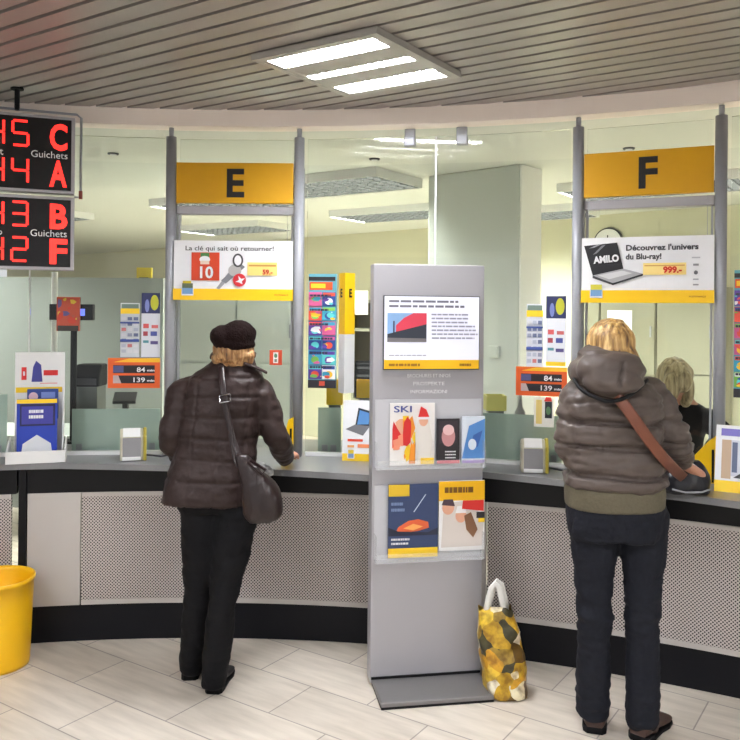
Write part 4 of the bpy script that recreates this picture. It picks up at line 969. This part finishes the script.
# trousers
c_ = MB()
stack(c_, [(.80, cen.x+.01, 3.63, .165, .125), (.88, cen.x+.008, 3.63, .178, .135), (.96, cen.x, 3.63, .17, .125)], 4, 32)
for i, (h_, k_, a_) in enumerate(pk):
    limb(c_, [(*(h_+Vector((0, 0, .04))), .1), (*(h_*.65+k_*.35), .088), (*(h_*.3+k_*.7), .072), (*k_, .062), (*((k_+a_)/2), .063), (*a_, .055), (a_.x, a_.y+.005, .085, .056)], 5, 22)
def foldT(p, n_): return .006*nz(p, 9, (1, 1, 2.2)) + .004*nz(p, 22, (1, 1, 1.6))
remeshed(c_, 'trousers', M_trous, t, .009, 3, foldT)
hl, hr = Q(191, 677, 3.73), Q(214, 692, 3.60)
shoe(t, (hl.x, hl.y-.03), (-.12, 1, 0), .25, .085, M_shoe, 'shoe', .08, heelh=.03)
shoe(t, (hr.x, hr.y-.03), (.1, 1, 0), .25, .085, M_shoe, 'shoe', .08, heelh=.03)
# coat
def seam(v, pos, w_=.012): return min(1., min(abs(v-q) for q in pos)/w_)
cs_ = [1.385, 1.30, 1.21, 1.12, 1.03, .94]
X = lambda x, z: Q(x, 400).x
c_ = MB()
rows = [(.835, Q(206, 500).x, 3.62, .2, .155), (.88, Q(207, 490).x, 3.62, .2, .155), (.95, Q(210, 476).x, 3.63, .192, .15), (1.05, Q(214, 454).x, 3.65, .182, .142), (1.15, Q(217, 431).x, 3.66, .176, .135),
        (1.25, Q(220, 408).x, 3.67, .18, .135), (1.33, Q(222, 390).x, 3.68, .182, .13), (1.385, Q(224, 378).x, 3.685, .162, .112), (1.42, Q(226, 370).x, 3.69, .125, .09), (1.45, Q(229, 363).x, 3.69, .098, .08), (1.485, Q(231, 357).x, 3.69, .092, .082)]
stack(c_, rows, 8, 48, .82)
sle = [(sl_, el_, Vector((wl_.x-.01, wl_.y-.02, wl_.z+.005))), (sr_, er_, Vector((wr_.x, wr_.y-.01, wr_.z+.012)))]
for S_, E_, W_ in sle:
    ctr = Vector((Q(224, 380).x, 3.685, 0)); T_ = S_*.55+Vector((ctr.x, ctr.y, S_.z))*.45; T_.z = S_.z+.02
    limb(c_, [(*T_, .062), (*(S_+Vector((0, 0, -.012))), .07), (*(S_*.5+E_*.5), .066), (*E_, .058), (*((E_+W_)/2), .055), (*W_, .048)], 6, 24)
def foldC(p, n_):
    d = 0
    if abs(p.x-(cen.x+.03)) < .17 and p.y < 3.62: d = -.007*(1-seam(p.z+.006*nz(p, 5), cs_, .012))
    cx_ = -.655+(p.z-1.1)*.06
    if p.y < 3.66: d -= .004*(1-min(1, abs(p.x-cx_)/.008)) + .004*(1-min(1, abs(abs(p.x-cx_)-.115)/.008))*(1 if p.z < 1.4 else 0)
    return d + .009*nz(p, 7, (1, 1, 1.7)) + .006*nz(p, 18, (.7, 1, 1.8)) + .0025*nz(p, 45)
remeshed(c_, 'coat', M_coat, t, .0075, 4, foldC)
col = MB(); stack(col, [(1.462, Q(229, 363).x, 3.69, .098, .085), (1.478, Q(230, 361).x, 3.69, .104, .088), (1.495, Q(231, 358).x, 3.69, .097, .083)], 4, 40); remeshed(col, 'collar', M_coat, t, .007, 2, lambda p, n_: .004*nz(p, 25))
ep = MB(); e0 = Q(243, 366, 3.6); e1 = Q(267, 376, 3.6); ep.tube([e0+Vector((0, .02, .012)), (e0+e1)/2+Vector((0, .03, .014)), e1+Vector((-.01, .05, .012))], .022, 10, flat=.3, side=(0, 1, 0)); ep.build('shoulder_strap', M_coat, t, True, smooth=True)
# hair
def foldH(p, n_): return .012*nz(p, 22, (1.3, 1.3, .6)) + .006*nz(p, 55, (1, 1, .7))
h = MB(); h.ell((hx, 3.675, hz-.045), (.092, .10, .085)); h.ell((hx, 3.64, Q(231, 356.5).z+.0), (.098, .06, .04)); h.ell((hx+.045, 3.65, Q(231, 360).z), (.05, .05, .038)); h.ell((hx-.05, 3.65, Q(231, 359).z), (.048, .05, .035))
remeshed(h, 'hair', M_hairA, t, .006, 1, foldH)
# cap
h = MB()
h.ell((Q(236, 340).x, 3.67, Q(236, 335).z), (.078, .105, .066)); h.ell((Q(220, 340).x, 3.665, Q(220, 337).z), (.056, .1, .052)); h.ell((hx+.004, 3.672, Q(231, 345).z), (.096, .106, .038))
remeshed(h, 'knit_cap', M_hat, t, .007, 3, lambda p, n_: .005*nz(p, 16)+.003*nz(p, 60))
# shoulder bag of hers: carried, an object of its own
bg = Q(262, 500, 3.42)
t = thing('shoulder_bag', 'slouchy dark brown leather shoulder bag hanging at the hip of the brown coat', 'handbag', (bg.x, 3.43, Q(262, 524, 3.42).z), 0)
c_ = MB()
def RB(x, y, rx, ry): q_ = Q(x, y, 3.42); return (q_.z, q_.x, 3.43, rx, ry)
stack(c_, [RB(260, 523, .045, .035), RB(263, 516, .078, .055), RB(263, 505, .083, .06), RB(260, 490, .078, .055), RB(253, 476, .06, .042), RB(246, 465, .04, .03), RB(241, 455, .024, .018)], 5, 32, .8)
remeshed(c_, 'bag_body', M_leather, t, .007, 3, lambda p, n_: .008*nz(p, 10, (2, 1, .7))+.004*nz(p, 28, (1.6, 1, .7)))
def back(x, y, o=0): return P(x, y, 3.5+o)
strap(t, [P(221, 366, 3.585), P(222, 378, 3.545), P(224, 395, 3.51), P(228, 418, 3.495), P(233, 440, 3.48), P(240, 458, 3.45)], .013, .25, M_leather)
strap(t, [P(225, 400, 3.50), P(229, 425, 3.485), P(232, 445, 3.47), P(236, 462, 3.45), P(246, 478, 3.40)], .009, .3, M_leather)
MB().tube([P(219, 396, 3.495), P(230, 394, 3.495), P(231, 401, 3.49), P(220, 403, 3.49), P(219, 396, 3.495)], .003, 8).build('buckle', M_chrome, t, True, smooth=True)
MB().tube([P(248, 462, 3.395), P(262, 474, 3.375), P(266, 470, 3.40), P(250, 460, 3.41)], .006, 8).build('side_rim', M_leather, t, True, smooth=True)
c_ = MB()
t = thing('glove_bundle', 'small crumpled white and grey paper bundle at the right sleeve on the worktop', 'paper', tuple(P(263, 466, 3.80)[:2])+(ZW,), 0)
t['label'] = 'small crumpled white and grey wrapping beside the brown leather bag'
q_ = RM[t].translation
for dx, dy, r, dz in ((-.012, 0, .02, .03), (.016, .01, .018, .018), (.035, .0, .014, .012)): c_.ell(q_+Vector((dx, dy, dz+.012)), (r*1.2, r, r*1.2), None, 12, 8)
c_.ell(q_+Vector((.01, 0, .008)), (.04, .025, .010), None, 12, 8)
remeshed(c_, 'wrapping', flatmat((196, 196, 196)), t, .004, 1, lambda p, n_: .006*nz(p, 60))
t.name = 'wrapping_paper'

# ---- woman in the taupe puffer jacket
Z = 3.2
cen = Q(618, 520)
t = thing('person', 'person in taupe hooded puffer jacket and dark jeans, back turned, at window F', 'person', (cen.x, 3.25, 0), 0)
B = t
hx, hz = Q(614, 348).x, Q(614, 348).z
b = MB()
L_, R_h = head(b, (hx, 3.26, hz-.01), (.25, 1, 0), .25)
stack(b, [(.84, cen.x, 3.24, .15, .10), (.93, cen.x, 3.24, .165, .11), (1.08, .98, 3.25, .13, .095), (1.22, .97, 3.26, .15, .1), (1.34, .965, 3.27, .155, .09), (1.40, .96, 3.27, .1, .07), (1.44, .958, 3.26, .055, .055), (1.54, hx, 3.25, .052, .055)], 5, 32)
pk = [(Q(595, 522, 3.24), Q(594, 612, 3.24), Q(593, 706, 3.30)), (Q(643, 522, 3.24), Q(643, 612, 3.22), Q(643, 716, 3.24))]
for h_, k_, a_ in pk: limb(b, [(*h_, .08), (*((h_+k_)/2), .072), (*k_, .046), (*((k_+a_)/2), .042), (*a_, .03), (a_.x, a_.y+.02, .06, .03), (a_.x, a_.y+.09, .045, .027)], 4, 16)
sl_, el_, wl_ = Q(579, 398, 3.27), Q(571, 442, 3.24), Q(584, 462, 3.44)
sr_, er_, wr_ = Q(652, 397, 3.27), Q(673, 437, 3.27), Q(686, 465, 3.44)
wl_.z = max(wl_.z, .975); wr_.z = max(1.03, wr_.z)
for S_, E_, W_ in ((sl_, el_, wl_), (sr_, er_, wr_)): limb(b, [(*S_, .052), (*((S_+E_)/2), .043), (*E_, .036), (*((E_+W_)/2), .036), (*W_, .026)], 4, 16)
hand(b, wl_, (.3, 1, -.1), (0, 0, 1), (1, -.3, 0), .5)
hand(b, wr_, (.5, .3, -.35), (.5, -.3, .8), (-1, .2, .3), .7)
remeshed(b, 'body', M_skin, t, .0055, 2)
eyes(L_, R_h, t)
# jeans
c_ = MB()
stack(c_, [(.80, cen.x, 3.235, .18, .13), (.86, cen.x, 3.235, .19, .14), (.93, cen.x, 3.235, .19, .14), (.97, cen.x, 3.235, .175, .13)], 4, 32)
for i, (h_, k_, a_) in enumerate(pk):
    limb(c_, [(*(h_+Vector((0, 0, .03))), .102), (*(h_*.72+k_*.28), .092), (*(h_*.4+k_*.6), .077), (*k_, .069), (*(k_*.5+a_*.5), .066), (*a_, .068), (a_.x, a_.y+.005, .085-.0*i, .07)], 6, 24)
def foldJ(p, n_):
    kz = math.exp(-((p.z-.5)/.14)**2)+.5*math.exp(-((p.z-.16)/.1)**2)
    pk_ = 0
    for px_ in (P(594, 530, 3.1).x, P(643, 530, 3.1).x):
        if abs(p.x-px_) < .058-.02*max(0, (P(0, 530, 3.1).z-p.z)) and P(0, 545, 3.1).z < p.z < P(0, 520, 3.1).z and p.y < 3.2: pk_ = .005
    return pk_ + .011*kz*nz(p, 16, (.5, .5, 2.4)) + .006*nz(p, 8, (1, 1, 1.2)) + .003*nz(p, 30, (.8, 1, 1.6))
remeshed(c_, 'jeans', M_jean, t, .0085, 2, foldJ)
for x in (592, 644):      # back pockets
    q_ = P(x, 528, 3.095); mb = MB(); mb.prism_y([(q_.x-.06, q_.z+.05), (q_.x+.06, q_.z+.05), (q_.x+.055, q_.z-.04), (q_.x, q_.z-.062), (q_.x-.055, q_.z-.04)], q_.y, q_.y+.01)
hl, hr = Q(592, 729, 3.30), Q(640, 738, 3.21)
shoe(t, (hl.x, 3.262), (.28, 1, 0), .26, .1, M_boot, 'boot', .085, .15)
shoe(t, (hr.x-.01, 3.205), (.9, 1, 0), .26, .1, M_boot, 'boot', .085, .15)
# puffer jacket
ps = [Q(0, 410).z, Q(0, 421).z-.012, Q(0, 444).z, Q(0, 471).z, 1.0]
ps = [1.395, 1.262, 1.168, 1.058, .998]
def puff(v, pos, amp=.09):
    for a_, b_ in zip(pos, pos[1:]):
        lo, hi = min(a_, b_), max(a_, b_)
        if lo <= v <= hi: return 1-amp+amp*math.sin(PI*(v-lo)/(hi-lo))**.45
    return 1.
c_ = MB()
G = lambda x: Q(x, 420).x
rows = [(.998, G(618), 3.24, .196, .165), (1.03, G(618), 3.24, .202, .172), (1.1, G(618), 3.25, .202, .172), (1.18, G(617), 3.255, .197, .168), (1.27, G(616), 3.26, .2, .168), (1.34, G(616), 3.27, .202, .155), (1.385, G(616), 3.27, .18, .13), (1.42, G(615), 3.27, .13, .1), (1.455, G(614), 3.265, .085, .08)]
stack(c_, rows, 12, 56, .85, fn=lambda z, a_: puff(z, ps, .1))
def sq(L): 
    return 1-.09+.09*abs(math.sin(PI*(L+.02)/.105))**.45
for S_, E_, W_ in ((sl_, el_, wl_), (sr_, er_, wr_)):
    T_ = S_*.55+Vector((G(616), 3.27, S_.z))*.45; T_.z = S_.z+.012
    limb(c_, [(*T_, .06), (*S_, .073), (*(S_*.5+E_*.5), .073), (*E_, .066), (*((E_+W_)/2), .06), (*(W_-(W_-E_).normalized()*.055), .046)], 10, 28, fn=sq)
def foldP(p, n_):
    s_ = .0
    zz = p.z+.012*nz(p, 4, (1, 1, .2))
    g = min(abs(zz-q) for q in ps[1:4]); d_ = -.016*math.exp(-(g/.008)**2)
    if p.z > 1.27: d_ -= .008*math.exp(-((p.z-1.335-.02*nz(p, 5))/.007)**2)
    if abs(p.x-G(616)) > .19: d_ *= .6
    return d_ + .009*nz(p, 8, (.8, 1, 1.6)) + .009*nz(p, 17, (.5, 1, 2.4)) + .004*nz(p, 40, (.7, 1, 1.5))
remeshed(c_, 'puffer_jacket', M_puff, t, .007, 2, foldP)
c_ = MB(); stack(c_, [(.918, G(618), 3.24, .188, .15), (.93, G(618), 3.24, .192, .153), (.985, G(618), 3.24, .194, .158), (1.01, G(618), 3.24, .19, .155)], 6, 56, .85); remeshed(c_, 'waistband', M_rib, t, .008, 2, lambda p, n_: .0)
# hood lying on the back
h = MB()
hc = P(612, 374, 3.12)
hv = lambda q: 1-.22*max(0, -q.z)
h.ell((hc.x+.002, 3.135, hc.z+.012), (.136, .085, .078), None, 40, 24)
h.ell((hc.x+.0, 3.105, hc.z-.03), (.118, .075, .078), None, 40, 24, fn=hv)
h.ell((hc.x+.0, 3.20, hc.z+.06), (.105, .105, .055), None, 40, 24)
h.ell((hc.x-.085, 3.21, hc.z+.005), (.055, .1, .055), None, 30, 18); h.ell((hc.x+.085, 3.21, hc.z+.005), (.055, .1, .055), None, 30, 18)
def foldHd(p, n_):
    d = -.018*max(0, 1-abs(p.x-hc.x-.02*math.sin((p.z-hc.z)*14)-.012)/.012)*(1 if hc.z-.04 < p.z < hc.z+.05 and p.y < 3.12 else 0)
    return d + .010*nz(p, 10, (.7, 1, 2)) + .006*nz(p, 24, (.8, 1, 1.6))
remeshed(h, 'hood', M_puff, t, .007, 3, foldHd)
rim = [P(x, y, zz) for x, y, zz in ((574, 378, 3.18), (580, 388, 3.11), (592, 396, 3.06), (607, 401, 3.035), (622, 399, 3.05), (636, 391, 3.09), (647, 380, 3.17))]
MB().tube(cr([tuple(p) for p in rim], 5), .0075, 8).build('hood_edge', M_blackm, t, True, smooth=True)
# hair
h = MB(); h.ell((hx, 3.245, hz+.012), (.094, .112, .105), None, 30, 20); h.ell((hx, 3.2, hz-.05), (.1, .085, .09)); h.ell((hx+.065, 3.22, hz-.075), (.04, .06, .075)); h.ell((hx-.06, 3.22, hz-.05), (.04, .06, .06))
remeshed(h, 'hair', M_hairB, t, .006, 2, lambda p, n_: .006*nz(p, 26, (1.6, 1.6, .35))+.003*nz(p, 70, (1.5, 1.5, .3)))
# her handbag on the worktop, with the long tan strap
hb = onR(686, 490, 4.78)
t = thing('handbag', 'rounded black handbag on the worktop with a tan crossbody strap', 'handbag', (hb.x, hb.y, ZW), 0)
c_ = MB(); c0 = Vector((hb.x, hb.y, ZW))
stack(c_, [(ZW+.004, c0.x, c0.y, .09, .05), (ZW+.02, c0.x, c0.y, .1, .06), (ZW+.06, c0.x, c0.y, .1, .06), (ZW+.11, c0.x+.005, c0.y, .08, .045), (ZW+.145, c0.x+.01, c0.y, .045, .025)], 5, 32, .8)
remeshed(c_, 'bag_body', mat('black_bag', (26, 26, 32), .3, 0, .2, 30, .3), t, .006, 3, lambda p, n_: .006*nz(p, 18)+.003*nz(p, 45))
MB().tube([c0+Vector((-.08, -.055, .03)), c0+Vector((-.03, -.07, .02)), c0+Vector((.04, -.07, .022)), c0+Vector((.085, -.05, .03))], .004, 8).build('zip_line', M_post, t, True, smooth=True)
strap(t, [P(617, 396, 3.065), P(628, 410, 3.05), P(642, 430, 3.045), P(656, 449, 3.06), P(668, 463, 3.1), P(678, 473, 3.25), P(684, 478, 3.42)], .022, .16, M_tan, side=(1, 0, .8))
q_ = wr_+Vector((.0, -.01, -.005))
t = thing('receipt_slip', 'narrow white paper slip held over the black handbag', 'receipt', q_, .5)
MB().box((0, 0, 0), (.11, .03, .001), 0, rx=.4).build('slip', flatmat((236, 232, 226)), t)
# ---- clerk behind window F
cx_ = P(673, 378, 4.42)
t = thing('person', 'seated clerk with ash blond bob and black sweater, bent over behind window F', 'person', (cx_.x, 4.5, 0), 0)
fx = cx_.x; hz = P(672, 380, 4.4).z
b = MB()
fd = Vector((-.35, -1, 0)).normalized()
L_, R_h = head(b, (fx-.0, 4.38, hz), fd, .75, .95)
seat = .62
stack(b, [(seat, fx+.09, 4.72, .17, .12), (seat+.15, fx+.09, 4.70, .15, .1), (seat+.35, fx+.08, 4.64, .15, .1), (seat+.5, fx+.075, 4.56, .16, .09), (seat+.58, fx+.055, 4.5, .1, .07), (seat+.66, fx+.01, 4.44, .052, .055), (hz-.05, fx, 4.41, .05, .05)], 5, 30)
arms = []
for s, hnd in ((-1, (fx-.12, 4.20, 1.0)), (1, (fx+.09, 4.18, 1.0))):
    S_ = Vector((fx+.075+s*.165, 4.55, seat+.48)); E_ = Vector((fx+.075+s*.20, 4.42, seat+.30 if s < 0 else seat+.31)); W_ = Vector(hnd); W_.z = .955
    E_.z = 1.04
    arms.append((S_, E_, W_)); limb(b, [(*S_, .045), (*((S_+E_)/2), .04), (*E_, .034), (*((E_+W_)/2), .032), (*W_, .024)], 4, 16); hand(b, W_, (-.1*s, -1, 0), (0, 0, 1), (-s, 0, 0), .4, .9)
    H_ = Vector((fx+.09+s*.09, 4.66, seat+.0)); K_ = Vector((fx+.05+s*.11, 5.10, seat-.02)); 
    K_ = Vector((fx+.3+s*.1, 4.95, .56)); 
    K_ = Vector((fx+.09+s*.12, 4.36+.0, seat-.02)); A_ = Vector((fx+.09+s*.11, 4.42, .1))
    limb(b, [(*H_, .08), (*((H_+K_)/2), .072), (*K_, .055), (*((K_+A_)/2), .045), (*A_, .03), (A_.x, A_.y-.08, .03, .026)], 4, 16)
remeshed(b, 'body', M_skin, t, .006, 2)
eyes(L_, R_h, t, .95)
c_ = MB()
stack(c_, [(seat-.01, fx+.09, 4.72, .19, .14), (seat+.15, fx+.09, 4.70, .17, .12), (seat+.35, fx+.08, 4.64, .17, .12), (seat+.5, fx+.075, 4.56, .19, .11), (seat+.57, fx+.055, 4.51, .12, .085)], 6, 36)
for S_, E_, W_ in arms: limb(c_, [(*S_, .066), (*((S_+E_)/2), .06), (*E_, .052), (*((E_+W_)/2), .047), (*(W_+(E_-W_).normalized()*.03), .038)], 6, 22)
remeshed(c_, 'sweater', M_blackc, t, .009, 3, lambda p, n_: .006*nz(p, 12))
h = MB(); Rr = R_h
h.ell(Vector((fx, 4.40, hz+.02)), (.09, .11, .105), None, 28, 18); h.ell((fx-.055, 4.38, hz-.055), (.038, .06, .085)); h.ell((fx+.055, 4.38, hz-.05), (.04, .065, .095)); h.ell((fx, 4.45, hz-.05), (.08, .05, .09)); h.ell((fx, 4.335, hz+.035), (.078, .05, .07)); h.ell((fx-.05, 4.31, hz-.03), (.045, .045, .085)); h.ell((fx+.01, 4.30, hz), (.05, .04, .06))
remeshed(h, 'hair', M_hairC, t, .006, 2, lambda p, n_: .006*nz(p, 26, (1.6, 1.6, .35)))
q_ = Vector((fx+.09, 4.68, 0))
t2 = thing('office_chair', 'dark office chair the clerk sits on behind window F', 'chair', q_, 0)
MB().box((0, 0, seat-.105), (.46, .44, .06)).build('seat', M_dgrey, t2, bevel=.02); MB().box((0, .25, seat+.15), (.42, .05, .36), rx=-.1).build('backrest', M_dgrey, t2, bevel=.02)
MB().box((0, .235, seat-.06), (.06, .03, .2)).build('back_bar', M_blackm, t2)
MB().cyl((0, 0, .08), (0, 0, seat-.13), .03).build('gas_column', M_blackm, t2)
for k in range(5):
    a_ = 2*PI*k/5+.3; MB().tube([(0, 0, .09), (.27*math.cos(a_), .27*math.sin(a_), .06)], [.022, .014], 8).build('foot', M_blackm, t2); MB().ell((.27*math.cos(a_), .27*math.sin(a_), .028), (.028, .028, .028), None, 12, 8).build('castor', M_blackm, t2)
